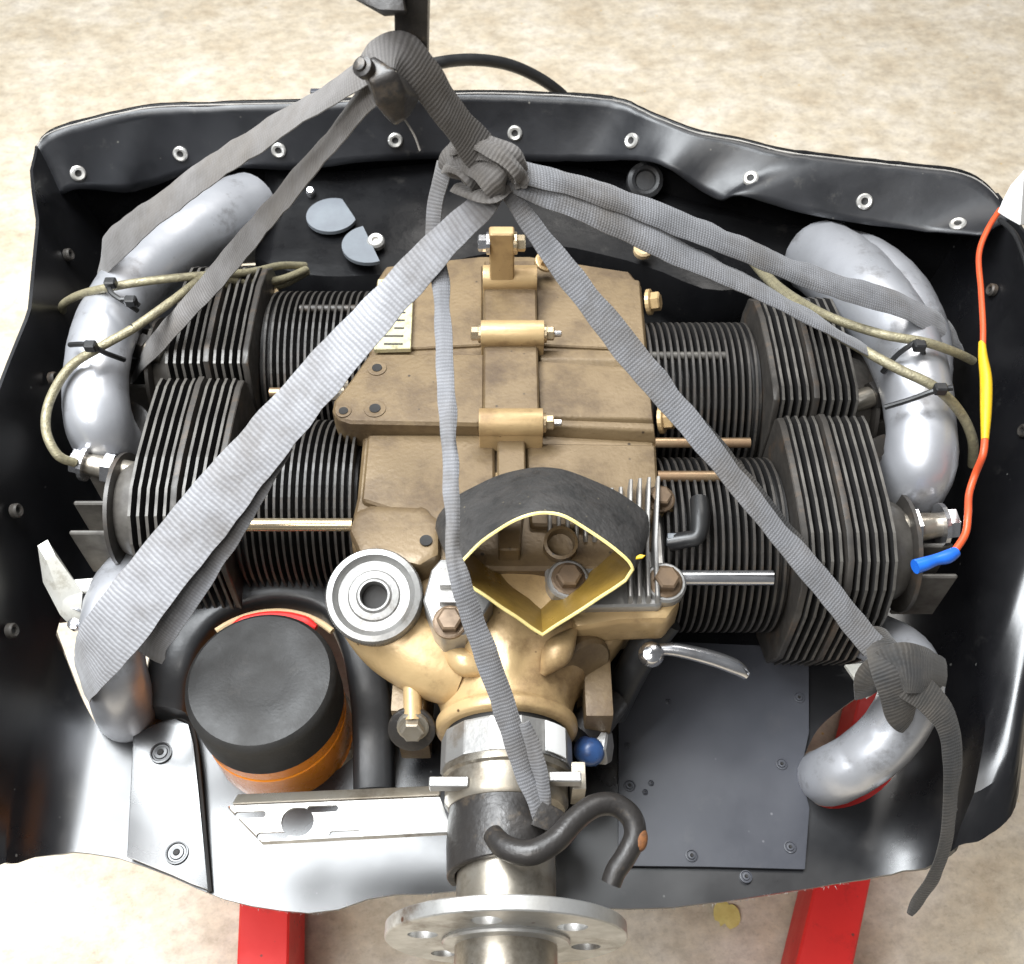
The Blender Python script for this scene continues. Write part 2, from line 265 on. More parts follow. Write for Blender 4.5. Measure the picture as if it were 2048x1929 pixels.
def strap_bm(pts, wid, th=0.0028, face=(0, -0.45, 0.9), twist=None, sub=10, bm=None, crown=0.0012, v0=0.0, wob=0.0019):
    """woven band along pts; wid in metres per point; twist in degrees about its run"""
    bm = bm or bmesh.new(); uvl = bm.loops.layers.uv.verify()
    w = wid if isinstance(wid, (list, tuple)) else [wid] * len(pts)
    tw = twist if twist else [0] * len(pts)
    q = catmull([(*tuple(p), a, b) for p, a, b in zip(pts, w, tw)], sub)
    path = [Vector(p[:3]) for p in q]; ts = frames(path); face = Vector(face); rows = []; v = v0; NX = 7
    for i, (p, t) in enumerate(zip(path, ts)):
        if i: v += (p - path[i - 1]).length
        s = t.cross(face).normalized(); nrm = s.cross(t).normalized()
        k = R(q[i][4] + 9 * noise.noise(Vector((v * 9, 2.7, path[0].x * 7)))); s, nrm = s * math.cos(k) + nrm * math.sin(k), nrm * math.cos(k) - s * math.sin(k)
        hw = q[i][3] / 2; row = []
        e1 = wob * noise.noise(Vector((v * 45, 1.7, p.x))); e2 = wob * noise.noise(Vector((v * 45, 9.1, p.x)))
        for side in (1, -1):
            rng = range(NX) if side == 1 else range(NX - 1, -1, -1)
            for a in rng:
                f = a / (NX - 1) * 2 - 1
                edge = 1 - abs(f) ** 6
                off = f * hw + (e1 if f > 0 else e2) * abs(f)
                lift = crown * (1 - f * f) + wob * 0.7 * noise.noise(Vector((v * 30, f * 1.5, 4.2)))
                row.append((bm.verts.new(p + s * off + nrm * (lift + side * th / 2 * (0.35 + 0.65 * edge))), a / (NX - 1), v))
        rows.append(row)
    n = 2 * NX
    for A, B in zip(rows, rows[1:]):
        for k in range(n):
            a, b, c, d = A[k], A[(k + 1) % n], B[(k + 1) % n], B[k]
            f = bm.faces.new((a[0], b[0], c[0], d[0]))
            for lp, src in zip(f.loops, (a, b, c, d)): lp[uvl].uv = (src[1], src[2])
    for row in (rows[0][::-1], rows[-1]):
        f = bm.faces.new([r[0] for r in row])
        for lp, r in zip(f.loops, row): lp[uvl].uv = (r[1], r[2])
    return fix(bm)
def hexbolt(name, p, d, r, h, m, parent, washer=True):
    bm = bmesh.new()
    if washer: lathe([(r * 1.35, -0.001), (r * 1.35, h * 0.22), (r * 1.2, h * 0.28)], p, d, 20, bm)
    lathe([(r, h * 0.2), (r, h * 0.9), (r * 0.82, h)], p, d, 6, bm)
    return bm_obj(name, bm, m, parent, smooth=False)
def cutmesh(o, cutters):
    for c in cutters:
        md = o.modifiers.new('b', 'BOOLEAN'); md.operation = 'DIFFERENCE'; md.object = c; md.solver = 'EXACT'
    bpy.context.view_layer.update(); dg = bpy.context.evaluated_depsgraph_get()
    me = bpy.data.meshes.new_from_object(o.evaluated_get(dg)); o.modifiers.clear(); old = o.data; o.data = me; bpy.data.meshes.remove(old)
    for c in cutters:
        m0 = c.data; bpy.data.objects.remove(c); bpy.data.meshes.remove(m0)
def tmp(bm):
    me = bpy.data.meshes.new('cut'); bm.to_mesh(me); bm.free(); o = bpy.data.objects.new('cut', me); COL.objects.link(o); return o
def lerp(a, b, t): return a + (b - a) * t
def pw(x, pts):
    if x <= pts[0][0]: return pts[0][1]
    for (a, b), (c, d) in zip(pts, pts[1:]):
        if x <= c: return lerp(b, d, (x - a) / (c - a))
    return pts[-1][1]
def smoothpw(x, pts):
    q = catmull(pts, 8); return pw(x, q)

# ================================================================== SETTING: the floor
FLOOR_Z = -0.56
bm = bmesh.new(); bmesh.ops.create_grid(bm, x_segments=4, y_segments=4, size=6)
o = bm_obj('floor', bm, 'floor', loc=(0, 1.5, FLOOR_Z)); o['kind'] = 'structure'

# ================================================================== red hoist legs on the floor
hoist = thing('engine_hoist', 'red steel hoist legs on the floor beneath the black cowling', 'hoist', (0, 0.2, FLOOR_Z))
def leg(p0, p1, wd, h):
    a, b = Vector(p0), Vector(p1); d = (b - a); d.z = 0; d.normalize(); s = Vector((d.y, -d.x, 0)) * wd / 2
    rings = [[p - s, p + s, p + s - Vector((0, 0, h)), p - s - Vector((0, 0, h))] for p in (a, b)]
    return bev(loft(rings), 0.007, 3)
LZ = -0.42
bm_obj('leg', leg(Z(520, 2100, LZ), Z(548, 1150, LZ), 0.062, 0.12), 'red', hoist)
bm_obj('leg', leg(Z(1612, 2100, LZ), Z(1788, 1300, LZ), 0.064, 0.12), 'red', hoist)

# ================================================================== cowling
FZ = -0.13                                              # floor of the cowling
cowl = thing('engine_cowling', 'black fibreglass lower cowling cradling the whole engine', 'cowling', (0, 0.1, FZ))
lip_top = [(66, 335, .12), (78, 288, .13), (110, 262, .14), (200, 236, .14), (300, 216, .14), (420, 210, .14), (600, 206, .14), (760, 200, .14), (930, 187, .14), (1090, 190, .14), (1180, 196, .14), (1250, 206, .14), (1310, 234, .14), (1390, 264, .14), (1480, 282, .14), (1570, 304, .14), (1680, 318, .14), (1800, 332, .14), (1925, 348, .14), (1985, 385, .13), (2020, 440, .12)]
lip_bot = [(95, 400), (120, 390), (160, 376), (250, 383), (300, 372), (420, 336), (590, 338), (740, 322), (860, 316), (960, 318), (1090, 322), (1190, 320), (1270, 318), (1330, 332), (1395, 376), (1440, 398), (1480, 390), (1600, 424), (1720, 446), (1850, 462), (1965, 470)]
LT = [Z(*p) for p in lip_top]
yr_pts = [(p.x, p.y) for p in LT]
def yr(x): return smoothpw(x, yr_pts)
FE = [(-60, 1720, -.04), (0, 1705, -.06), (60, 1694, -.085), (150, 1690, -.105), (250, 1718, -.122), (340, 1752, FZ), (420, 1788, FZ), (500, 1812, FZ), (620, 1826, FZ), (690, 1815, FZ), (760, 1793, FZ), (850, 1788, FZ), (930, 1782, FZ), (1010, 1790, FZ), (1150, 1812, FZ), (1290, 1818, FZ), (1400, 1808, FZ), (1500, 1795, FZ), (1600, 1780, FZ), (1700, 1764, FZ), (1800, 1748, FZ), (1850, 1740, -.118), (1915, 1695, -.09), (1985, 1662, -.05), (2070, 1590, -.02), (2120, 1480, .02), (2165, 1330, .05), (2210, 1180, .07)]
yf_pts = [(p.x, p.y) for p in [Z(*q) for q in FE]]
def yf(x): return pw(x, catmull(yf_pts, 4))
def sect(t, side):   # half-section, list of (x,z) from centre floor to rim
    if side < 0:
        Wb = pw(t, [(0, .478), (.12, .488), (.3, .492), (.45, .495), (.75, .51), (1, .545)]); Wt = pw(t, [(0, .50), (.15, .512), (.45, .520), (.62, .518), (.8, .545), (.93, .578), (1, .585)])
    else:
        Wb = pw(t, [(0, .42), (.12, .47), (.45, .53), (.75, .54), (1, .545)]); Wt = pw(t, [(0, .49), (.06, .535), (.16, .585), (.45, .61), (.75, .60), (.95, .58), (1, .57)])
    zr = pw(t, [(0, -.07), (.06, -.03), (.2, .06), (.42, .12), (.8, .13), (1, .13)])
    r = (.060 if side < 0 else .085); pts = []
    for i in range(15): pts.append(((Wb - r) * i / 15, FZ))
    ztop = max(zr, FZ + .02)
    for i in range(11):
        a = R(82) * i / 10; rr = min(r, (ztop - FZ) * 0.9)
        pts.append((Wb - r + r * math.sin(a), FZ + rr * (1 - math.cos(a))))
    x0, z0 = pts[-1]
    for i in range(1, 13):
        k = i / 12; pts.append((lerp(x0, max(Wt, x0 + .001), k), lerp(z0, max(ztop, z0 + .004), k)))
    return pts
bm = bmesh.new(); rows = []; NT = 56
for j in range(NT + 1):
    t = j / NT
    L_ = [(-x, z) for x, z in sect(t, -1)][::-1]; R_ = sect(t, 1)[1:]
    row = []
    for x, z in L_ + R_:
        y0, y1 = yf(x), yr(x); y = lerp(y0, y1 + .002, t)
        wv = .0022 * noise.noise(Vector((x * 9, y * 9, z * 9 + 3)))
        jag = (.0014 * noise.noise(Vector((x * 130, 2.2, 0)))) if j in (0, NT) else 0
        row.append(bm.verts.new((x + wv * (1 if z > -.05 else 0), y + jag, z + (wv * .35 if z < -.05 and abs(x) > .3 else 0))))
    rows.append(row)
for a, b in zip(rows, rows[1:]):
    for k in range(len(a) - 1): bm.faces.new((a[k], a[k + 1], b[k + 1], b[k]))
fix(bm)
if sum(f.normal.z for f in bm.faces) < 0: bmesh.ops.reverse_faces(bm, faces=bm.faces[:])
shell = bm_obj('shell', bm, 'cowl', cowl)
sm = shell.modifiers.new('s', 'SOLIDIFY'); sm.thickness = .004; sm.offset = -1
# openings in the floor
def hole_px(pts, z=FZ):
    q = catmull([tuple(Z(u, v, z)) for u, v in pts] + [tuple(Z(*pts[0], z))], 6)[:-1]
    return [(p[0], p[1]) for p in q]
hl = hole_px([(140, 1290), (150, 1340), (172, 1410), (204, 1462), (250, 1478), (305, 1440), (312, 1370), (300, 1300), (250, 1250), (190, 1245)])
hr = hole_px([(1602, 1528), (1615, 1592), (1665, 1618), (1740, 1596), (1800, 1535), (1825, 1450), (1790, 1385), (1742, 1382), (1690, 1412), (1635, 1460)])
hf = [(-.238 + .098 * math.cos(a), -.118 + .105 * math.sin(a)) for a in [2 * math.pi * i / 48 for i in range(48)]]
cutmesh(shell, [tmp(prism(h, FZ - .06, FZ + .05)) for h in (hl, hr, hf)])
for f in shell.data.polygons: f.use_smooth = True
shell.data.set_sharp_from_angle(angle=R(35))
# rear wall and overlapping lip with its nut plates
LB = [Y(u, v, yr(Z(ut, vt, zt).x) - .028) for (u, v), (ut, vt, zt) in zip(lip_bot, lip_top)]
def sheet(top, bot, n, depth, name, m, thick, jag=.0012, sub=5, bulge=.0):
    T = catmull([tuple(p) for p in top], sub); B = catmull([tuple(p) for p in bot], sub); bm = bmesh.new(); rows = []
    for i, (a, b) in enumerate(zip(T, B)):
        a, b = Vector(a), Vector(b); col = []
        a = a + Vector((0, 0, jag * noise.noise(Vector((i * .9, 3, 1)))))
        b = b + Vector((0, 0, jag * noise.noise(Vector((i * .7, 8, 4)))))
        for k in range(n + 1):
            s = k / n; p = a.lerp(b, s); p.y += depth + bulge * math.sin(math.pi * s) + .0025 * noise.noise(p * 14)
            col.append(bm.verts.new(p))
        rows.append(col)
    for a, b in zip(rows, rows[1:]):
        for k in range(n): bm.faces.new((a[k], a[k + 1], b[k + 1], b[k]))
    fix(bm)
    o = bm_obj(name, bm, m, cowl); md = o.modifiers.new('s', 'SOLIDIFY'); md.thickness = thick; md.offset = 0
    return o
sheet(LT, [Vector((p.x, p.y, FZ + .002)) for p in LT], 6, .006, 'rear_wall', 'cowl_matt', .004)
LIP = sheet(LT, LB, 8, -.002, 'rear_lip', 'lip', .003, bulge=.002)
from mathutils.bvhtree import BVHTree
_me = LIP.data; LIPT = BVHTree.FromPolygons([v.co.copy() for v in _me.vertices], [tuple(p.vertices) for p in _me.polygons])
def anchor(u, v, depth=None, nrm=None, r=.0095, p=None, m='ring'):
    if p is None:
        hit, hn, _, _ = LIPT.ray_cast(CAM, ray(u, v).normalized())
        if hit is None: hit, hn = Y(u, v, yr(Z(u, v, .1).x) - .02), Vector((0, -.9, .4))
        if hn.dot(ray(u, v)) > 0: hn = -hn
        p = hit + hn * .002; nrm = tuple(hn)
    n_ = Vector(nrm or (0, -.9, .45)).normalized()
    bm = bmesh.new()
    prof = [(r * .42, .0005), (r * .48, .003), (r * .8, .0038), (r, .002), (r, -.003), (r * .42, -.003)]
    x, y, d = basis(n_); N_ = 22
    rings = [[p + d * h + (x * math.cos(2 * math.pi * i / N_) + y * math.sin(2 * math.pi * i / N_)) * rr for i in range(N_)] for rr, h in prof + [prof[0]]]
    loft(rings, bm, (False, False))
    bmesh.ops.remove_doubles(bm, verts=bm.verts[:], dist=1e-6); fix(bm)
    o = bm_obj('anchor_nut', bm, m, cowl)
    bm_obj('screw_hole', lathe([(r * .46, -.003), (r * .46, .0012), (r * .2, .0006)], p, n_, 14), 'hole', o)
    return o
for u, v in [(155, 347), (362, 307), (558, 300), (790, 280), (1030, 266), (1265, 283), (1502, 359), (1728, 404), (1916, 452)]: anchor(u, v)
# small clips and tabs down the inner side walls
def wallpt(side, y, z):
    t = 0.5
    for _ in range(6):
        s = sect(t, side); x = min(s, key=lambda q: abs(q[1] - z) + (0 if q[1] > FZ + .01 else 9))[0] * side
        t = max(0, min(1, (y - yf(x)) / (yr(x) - yf(x))))
    return Vector((x, y, z))
for side, y, z in [(-1, .36, .07), (-1, .17, .06), (-1, .0, .05), (-1, -.11, .0), (-1, -.26, -.045), (1, .31, .06), (1, .12, .03)]:
    p = wallpt(side, y, z); p.x -= side * .006
    anchor(0, 0, nrm=(-side, 0, .25), p=p, r=.0075, m='fin_edge_dark')
# shelf of laminate behind the engine
def shelf():
    bm = bmesh.new(); rows = []
    for i in range(33):
        x = lerp(-.33, .40, i / 32); row = []
        yb = yr(x) - .004; yfr = smoothpw(x, [(-.33, .40), (-.29, .37), (-.22, .355), (-.12, .365), (-.05, .40), (.05, .42), (.13, .40), (.19, .375), (.25, .34), (.32, .36), (.40, .40)])
        for k in range(13):
            s = k / 12; y = lerp(yb, yfr, s); z = lerp(.035, .005, min(1, s * 1.15)) - (.10 * max(0, (s - .84) / .16) ** 2)
            z += .004 * noise.noise(Vector((x * 11, y * 11, 0)))
            row.append(bm.verts.new((x, y, z)))
        rows.append(row)
    for a, b in zip(rows, rows[1:]):
        for k in range(12): bm.faces.new((a[k], a[k + 1], b[k + 1], b[k]))
    fix(bm); o = bm_obj('rear_shelf', bm, 'cowl_matt', cowl); md = o.modifiers.new('s', 'SOLIDIFY'); md.thickness = .004; md.offset = -1
    return o
shelf()
# screwed-on floor panels
def panel_px(name, pts, z0, th, m, rnd=2):
    p = [Z(u, v, FZ) for u, v in pts]
    return bm_obj(name, bev(prism([(q.x, q.y) for q in p], FZ + z0, FZ + z0 + th), .0012, 2, 50), m, cowl, smooth=True)
pr = panel_px('floor_panel', [(1236, 1402), (1252, 1345), (1290, 1300), (1300, 1285), (1616, 1300), (1616, 1470), (1600, 1545), (1617, 1620), (1608, 1742), (1420, 1737), (1236, 1735)], .002, .003, 'panel')
def screw(u, v, parent, r=.0062, z=FZ + .0052, m='steel'):
    p = Z(u, v, z); bm = lathe([(r, -.002), (r * .97, .0012), (r * .84, .0014), (r * .76, .0002), (r * .62, .0002), (r * .56, .0018), (r * .3, .0020), (r * .2, .001)], p, (0, 0, 1), 24)
    o = bm_obj('screw', bm, m, parent)
    bm_obj('socket', lathe([(r * .26, 0), (r * .26, .0026), (r * .1, .0024)], p, (0, 0, 1), 6), 'hole', o); return o
for u, v in [(1598, 1396), (1563, 1529), (1259, 1572), (1383, 1712), (1580, 1695)]: screw(u, v, pr, m='panel')
for u, v in [(1336, 1404), (1302, 1567), (1254, 1492), (1290, 1585)]: screw(u, v, pr, r=.003, m='panel')
screw(1492, 1754, cowl, z=FZ + .002, m='panel')
def rise(v): return FZ + .003 + .020 * (1782 - v) / 340                 # the loose panel lifts towards its rear edge
sp_ = [(Z(u, v, rise(v)), v) for u, v in [(268, 1474), (310, 1452), (352, 1440), (378, 1452), (388, 1490), (398, 1580), (408, 1680), (418, 1782), (385, 1770), (345, 1752), (256, 1716), (262, 1600)]]
pl = bm_obj('side_panel', bev(loft([[p for p, _ in sp_], [p + Vector((0, 0, .0035)) for p, _ in sp_]]), .001, 2, 50), 'cowl_panel', cowl)
for u, v in [(322, 1506), (354, 1706)]: screw(u, v, pl, r=.0115, z=rise(v) + .0042, m='cowl')
bm_obj('seam', tube([Z(u, v, FZ + .003 + .016 * max(0, min(1, (1782 - v) / 340))) for u, v in [(240, 1472), (275, 1470), (315, 1452), (355, 1439), (380, 1450), (391, 1490), (402, 1590), (411, 1690), (420, 1784)]], .0028, 8), 'hole', cowl)
# raised moulding around the oil filter
def moulding():
    pts = [(330, 1420), (335, 1340), (368, 1260), (440, 1200), (555, 1172), (662, 1196), (716, 1275), (738, 1380), (744, 1480), (746, 1580)]
    wd = [.044, .048, .05, .044, .038, .040, .042, .042, .042, .042]
    zz = [-.090, -.06, -.045, -.035, -.03, -.035, -.045, -.065, -.095, -.112]
    q = catmull([(*tuple(Z(u, v, z)), w_) for (u, v), w_, z in zip(pts, wd, zz)], 8)
    path = [Vector(p[:3]) for p in q]; ts = frames(path); rings = []
    for i, p in enumerate(path):
        s = ts[i].cross(Vector((0, 0, 1))).normalized(); hw = q[i][3] / 2
        ring = []
        for a in range(16):
            an = 2 * math.pi * a / 16; c, si = math.cos(an), math.sin(an)
            ring.append(p + s * hw * (abs(c) ** .6) * (1 if c > 0 else -1) + Vector((0, 0, .020 * (abs(si) ** .6) * (1 if si > 0 else -1) - .012)))
        rings.append(ring)
    return loft(rings)
bm_obj('filter_moulding', moulding(), 'arch', cowl)
# half-round flaps and drain plug on the shelf
def flap(u, v, rpx, ang, cut):
    c = Z(u, v, .03); r = S(rpx, c); pts = []
    for i in range(41):
        a = 2 * math.pi * i / 41; x, y = r * math.cos(a), r * math.sin(a)
        d = x * math.cos(R(ang)) + y * math.sin(R(ang))
        if d > cut * r: x -= (d - cut * r) * math.cos(R(ang)); y -= (d - cut * r) * math.sin(R(ang))
        pts.append((c.x + x, c.y + y))
    b_ = prism(pts, .027, .032)
    bmesh.ops.remove_doubles(b_, verts=b_.verts[:], dist=1e-5)
    return b_
bm_obj('cover_flap', flap(664, 432, 51, 28, .72), 'flap', cowl)
bm_obj('cover_flap', flap(740, 490, 56, 22, .05), 'flap', cowl)
for u, v, r in [(752, 484, .011), (1286, 500, .012)]:
    p = Z(u, v, .03); bm_obj('grommet', lathe([(r * .35, .001), (r * .45, .005), (r * .8, .006), (r, .003), (r, -.004)], p, (0, -.3, 1), 20), 'tan' if u > 1000 else 'ring', cowl)
p = Z(622, 386, .035); bm_obj('stud', lathe([(.006, -.003), (.006, .006), (.004, .008)], p, (0, -.4, 1), 12), 'chrome', cowl)
p = Z(1290, 362, .062); bm_obj('cable_grommet', lathe([(.012, .001), (.014, .006), (.018, .008), (.023, .005), (.024, -.004)], p, (0, -.7, .8), 24), 'arch', cowl)
bm_obj('sawn_edge', tube([p + Vector((0, -.001, .0005)) for p in LT], .0010, 6, 6, wob=.9), 'fibre', cowl)
# torn cloth fibres along the sawn edges
bm = bmesh.new()
edge = [Vector(p) for p in catmull([tuple(p) for p in LT], 30)] + [Vector((p[0], p[1], FZ)) for p in catmull([(a, b) for a, b in yf_pts if -.36 < a < .34], 20)]
for p in edge:
    for _ in range(2):
        if random.random() < .45: continue
        d = Vector((random.gauss(0, .6), random.gauss(-.2, .4), random.gauss(.5, .5))).normalized() * random.uniform(.0015, .0045)
        s = Vector((.0003, 0, .0002)); q = p + Vector((random.uniform(-.003, .003), -.001, random.uniform(-.002, .001)))
        a, b, c = bm.verts.new(q - s), bm.verts.new(q + s), bm.verts.new(q + d); bm.faces.new((a, b, c))
o = bm_obj('frayed_edge', bm, 'fibre', cowl, smooth=False); o['kind'] = 'stuff'

# ================================================================== ENGINE
EX = -.005
eng = thing('aircraft_engine', 'flat four-cylinder aircraft engine with gold crankcase and black finned cylinders', 'engine', (EX, .1, 0))
TOP = .095
def pz(pts, z): return [(p.x, p.y) for p in [Z(u, v, z) for u, v in pts]]
# --- crankcase: body, stepped pads, spine, cross tubes
out = pz([(752, 548), (770, 520), (960, 500), (1060, 500), (1260, 530), (1285, 560), (1300, 720), (1312, 860), (1320, 1000), (1322, 1090), (1200, 1130), (1000, 1130), (800, 1120), (700, 1085), (704, 1020), (712, 985), (722, 880), (735, 700)], TOP)
case = bm_obj('crankcase', bev(prism(out, -.11, TOP - .008), .008, 3, 40), 'gold', eng)
def pad(name, pts, z0, z1, m='gold', b=.004, seg=3): return bm_obj(name, bev(prism(pz(pts, z1), z0, z1), b, seg, 35), m, case)
pad('rear_deck', [(770, 545), (965, 530), (965, 690), (768, 700)], .07, TOP - .004)
pad('rear_deck', [(1070, 530), (1280, 560), (1292, 700), (1075, 690)], .07, TOP - .004)
# sloping fore edge pad
def wedge(name, back, front, z1, z2, m='gold'):   # flat pad with a sloped fore face
    a = [Z(u, v, z1) for u, v in back]; f = [Z(u, v, z2) for u, v in front]
    rings = [[a[0], a[1], a[1] - Vector((0, 0, .05)), a[0] - Vector((0, 0, .05))], [a[3], a[2], a[2] - Vector((0, 0, .05)), a[3] - Vector((0, 0, .05))],
             [f[0], f[1], f[1] - Vector((0, 0, .03)), f[0] - Vector((0, 0, .03))]]
    return bm_obj(name, bev(loft(rings), .003, 3, 15), m, case)
mp_ = bm_obj('mounting_pad', bev(prism(pz([(738, 706), (970, 706), (970, 842), (955, 850), (700, 845), (672, 836), (664, 820), (668, 800), (700, 760)], .112), .07, .112), .007, 3, 40), 'gold', case)
for u, v, r1, r2 in [(754, 737, .0095, .005), (750, 818, .0105, .0055), (687, 823, .0075, .0045)]:
    p = Z(u, v, .1124)
    b_ = lathe([(r1 * 1.08, -.001), (r1 * 1.05, .0007), (r1 * .85, .0009), (r2, .0005)], p, (0, 0, 1), 24)
    q = bm_obj('counterbore', b_, 'gold', case)
    bm_obj('bolt_hole', lathe([(r2 * 1.05, 0), (r2 * 1.05, .0013), (r2 * .6, .0011)], p, (0, 0, 1), 16), 'hole', case)
wedge('sloped_web', [(1080, 700), (1290, 700), (1296, 722), (1080, 718)], [(1080, 740), (1300, 768)], .100, .090)
wedge('sloped_web', [(1085, 838), (1308, 846), (1310, 862), (1085, 850)], [(1085, 872), (1314, 885)], .100, .088)
wedge('cross_deck', [(1075, 722), (1296, 738), (1306, 838), (1080, 832)], [(1080, 846), (1308, 852)], .1005, .094)
pad('fore_deck', [(735, 868), (958, 868), (990, 885), (990, 980), (980, 1040), (880, 1050), (722, 1000)], .07, TOP, b=.006)
pad('fore_deck', [(1050, 885), (1312, 888), (1318, 1000), (1300, 1060), (1060, 1050)], .07, TOP, b=.006)
pad('spine', [(968, 520), (1072, 520), (1076, 700), (1080, 860), (966, 860)], .07, .113, b=.005)
pad('spine', [(994, 862), (1050, 862), (1052, 975), (1040, 1100), (996, 1100)], .07, .106, b=.004)
pad('end_boss', [(708, 1020), (740, 1008), (850, 1012), (880, 1040), (880, 1110), (840, 1130), (720, 1110), (698, 1060)], .06, .099, b=.012, seg=4)
p = Z(852, 1082, .1); bm_obj('bolt_hole', lathe([(.006, 0), (.006, .0012), (.003, .001)], p, (0, 0, 1), 14), 'hole', case)
def ctube(u0, u1, v, z, r, bolts):
    a, b = Z(u0, v, z), Z(u1, v, z); b.y = a.y
    t_ = bm_obj('cross_tube', bev(lathe([(r, 0), (r, (b - a).length)], a, b - a, 28), .0015, 2), 'gold_clean', case)
    f = bm_obj('tube_foot', bev(box((a.x, a.y - r * .95, z - .03), (b.x, a.y + r * .9, z + .002)), .003, 2), 'gold_clean', case)
    for s in bolts:
        q = a if s < 0 else b; d = Vector((s, 0, 0))
        hexbolt('through_bolt', q, d, .0075, .011, 'tube_gold', case)
        if s > 0: bm_obj('stud_end', lathe([(.0035, .009), (.0035, .018), (.002, .019)], q, d, 10), 'chrome', case)
ctube(966, 1074, 556, .118, .014, [])
ctube(962, 1088, 668, .118, .0145, [-1, 1])
ctube(958, 1086, 846, .118, .0145, [1])
# lifting eye standing at the rear of the spine
a = Z(1004, 552, .13); b = Z(1003, 470, .13)
bm_obj('lifting_eye', bev(box((a.x - .0135, a.y - .002, .10), (a.x + .0135, a.y + .012, .19)), .004, 3), 'gold_clean', case)
q = Y(978, 487, a.y + .006); hexbolt('through_bolt', Vector((a.x - .0135, q.y, q.z)), (-1, 0, 0), .009, .012, 'chrome', case)
hexbolt('through_bolt', Vector((a.x + .0135, q.y, q.z)), (1, 0, 0), .009, .012, 'tube_gold', case)
p = Z(1090, 525, .11); hexbolt('case_bolt', p, (.3, -.3, 1), .009, .012, 'gold_clean', case)
for u, v in [(1297, 605), (1322, 840), (1316, 1005)]:
    p = Z(u, v, .085); hexbolt('case_bolt', p, (1, -.2, .35), .011, .014, 'gold_clean', case)
for u, v in [(690, 775), (682, 790)]:
    p = Z(u, v, .085); hexbolt('case_bolt', p, (-1, -.2, .35), .008, .012, 'steel', case)
# data plate
npp = pz([(756, 562), (828, 556), (822, 700), (748, 702)], .096)
plate = bm_obj('data_plate', bev(prism(npp, .092, .0985), .0006, 1, 40), mat('printed_plate', (0.62, 0.58, 0.40), (0.50, 0.46, 0.25), rough=.35, metal=.3, scale=60, dirt=(.14, .12, .08), dirt_amt=.45, dirt_scale=90), eng)
p0, p1 = Vector(npp[0]), Vector(npp[1]); p2 = Vector(npp[2])
for i in range(9):
    y = lerp(p0.y - .006, p2.y + .006, i / 8); ln = .024 if i % 3 else .012
    bm_obj('print_line', box((p1.x - .006 - ln * (.8 + .2 * random.random()), y - .0012, .0984), (p1.x - .006, y + .0012, .0989)), 'print', plate, smooth=False)
bm_obj('print_band', box((p0.x + .004, p0.y - .012, .0984), (p0.x + .018, p0.y - .003, .0989)), 'yellow', plate, smooth=False)
# --- nose section
def sup(w_, hT, hB, y, n=44, k=2.6, cx=EX, cz=0):
    r_ = []
    for i in range(n):
        a = 2 * math.pi * i / n; c, s = math.cos(a), math.sin(a)
        r_.append(Vector((cx + w_ * (abs(c) ** (2 / k)) * (1 if c > 0 else -1), y, cz + (hT if s > 0 else hB) * (abs(s) ** (2 / k)) * (1 if s > 0 else -1))))
    return r_
st = [(.02, .145, .088, .10, 4), (-.04, .143, .084, .10, 3.6), (-.075, .138, .076, .10, 3.2), (-.105, .125, .073, .09, 2.8), (-.135, .105, .070, .085, 2.5), (-.160, .082, .066, .075, 2.2), (-.185, .066, .062, .065, 2), (-.202, .062, .062, .062, 2), (-.208, .066, .066, .066, 2), (-.216, .066, .066, .066, 2), (-.219, .062, .062, .062, 2)]
st2 = catmull(st, 5); rings = []
for y, a, b, c, k in st2:
    ring = sup(a, b, c, y, n=84, k=k)
    if y > -.198:
        for i, p in enumerate(ring):
            d_ = Vector((p.x - EX, 0, p.z)); d_ = d_.normalized()
            am = min(1, (-.0 - y) / .05) if y < 0 else 0; am *= min(1, (y + .198) / .03)
            seam = .005 * math.exp(-((p.x - EX - .004) / .006) ** 2) if p.z > 0 else 0
            ring[i] = p + d_ * am * (.0045 * noise.noise(p * 32 + Vector((5, 2, 0))) + .0025 * noise.noise(p * 75) + seam)
    rings.append(ring)
nose = bm_obj('nose_case', loft(rings), 'gold_clean', eng, angle=50)
for pts, r_ in [([(925, 1225, .072), (955, 1285, .072), (975, 1340, .064)], [.003, .013, .003]), ([(1150, 1260, .070), (1115, 1305, .070), (1085, 1350, .062)], [.003, .014, .003]), ([(880, 1290, .062), (930, 1325, .064), (985, 1345, .060)], [.003, .013, .003])]:
    bm_obj('rib', tube([Z(u, v, z - .004) for u, v, z in pts], r_, 14, 8), 'gold_clean', nose)
# fore-and-aft webs with bolts beneath the nose
def web(u0, v0, u1, v1, z0, z1, m='gold'):
    a, b = Z(u0, v0, z0), Z(u1, v1, z1); d = (b - a)
    return bm_obj('side_web', bev(box((min(a.x, b.x), b.y, -.10), (max(a.x, b.x), a.y, z0)), .004, 2), m, nose)
web(790, 1290, 850, 1440, .02, .0, 'gold'); web(1165, 1290, 1225, 1450, .02, .0, 'gold')
bm_obj('web_rod', tube([Z(822, 1300, .04), Z(826, 1440, .02)], .0085, 14), 'gold_clean', nose)
hexbolt('web_bolt', Z(826, 1452, .015), (0, -1, .6), .011, .012, 'steel', nose)
bm_obj('bolt_washer', lathe([(.022, 0), (.022, .004), (.02, .005)], Z(824, 1456, .008), (0, -.9, .7), 24), 'hook', nose)
bm_obj('nose_boss', lathe([(.03, -.03), (.03, .0), (.027, .004)], Z(1165, 1330, .03), (.5, -.8, .3), 24), 'gold', nose)
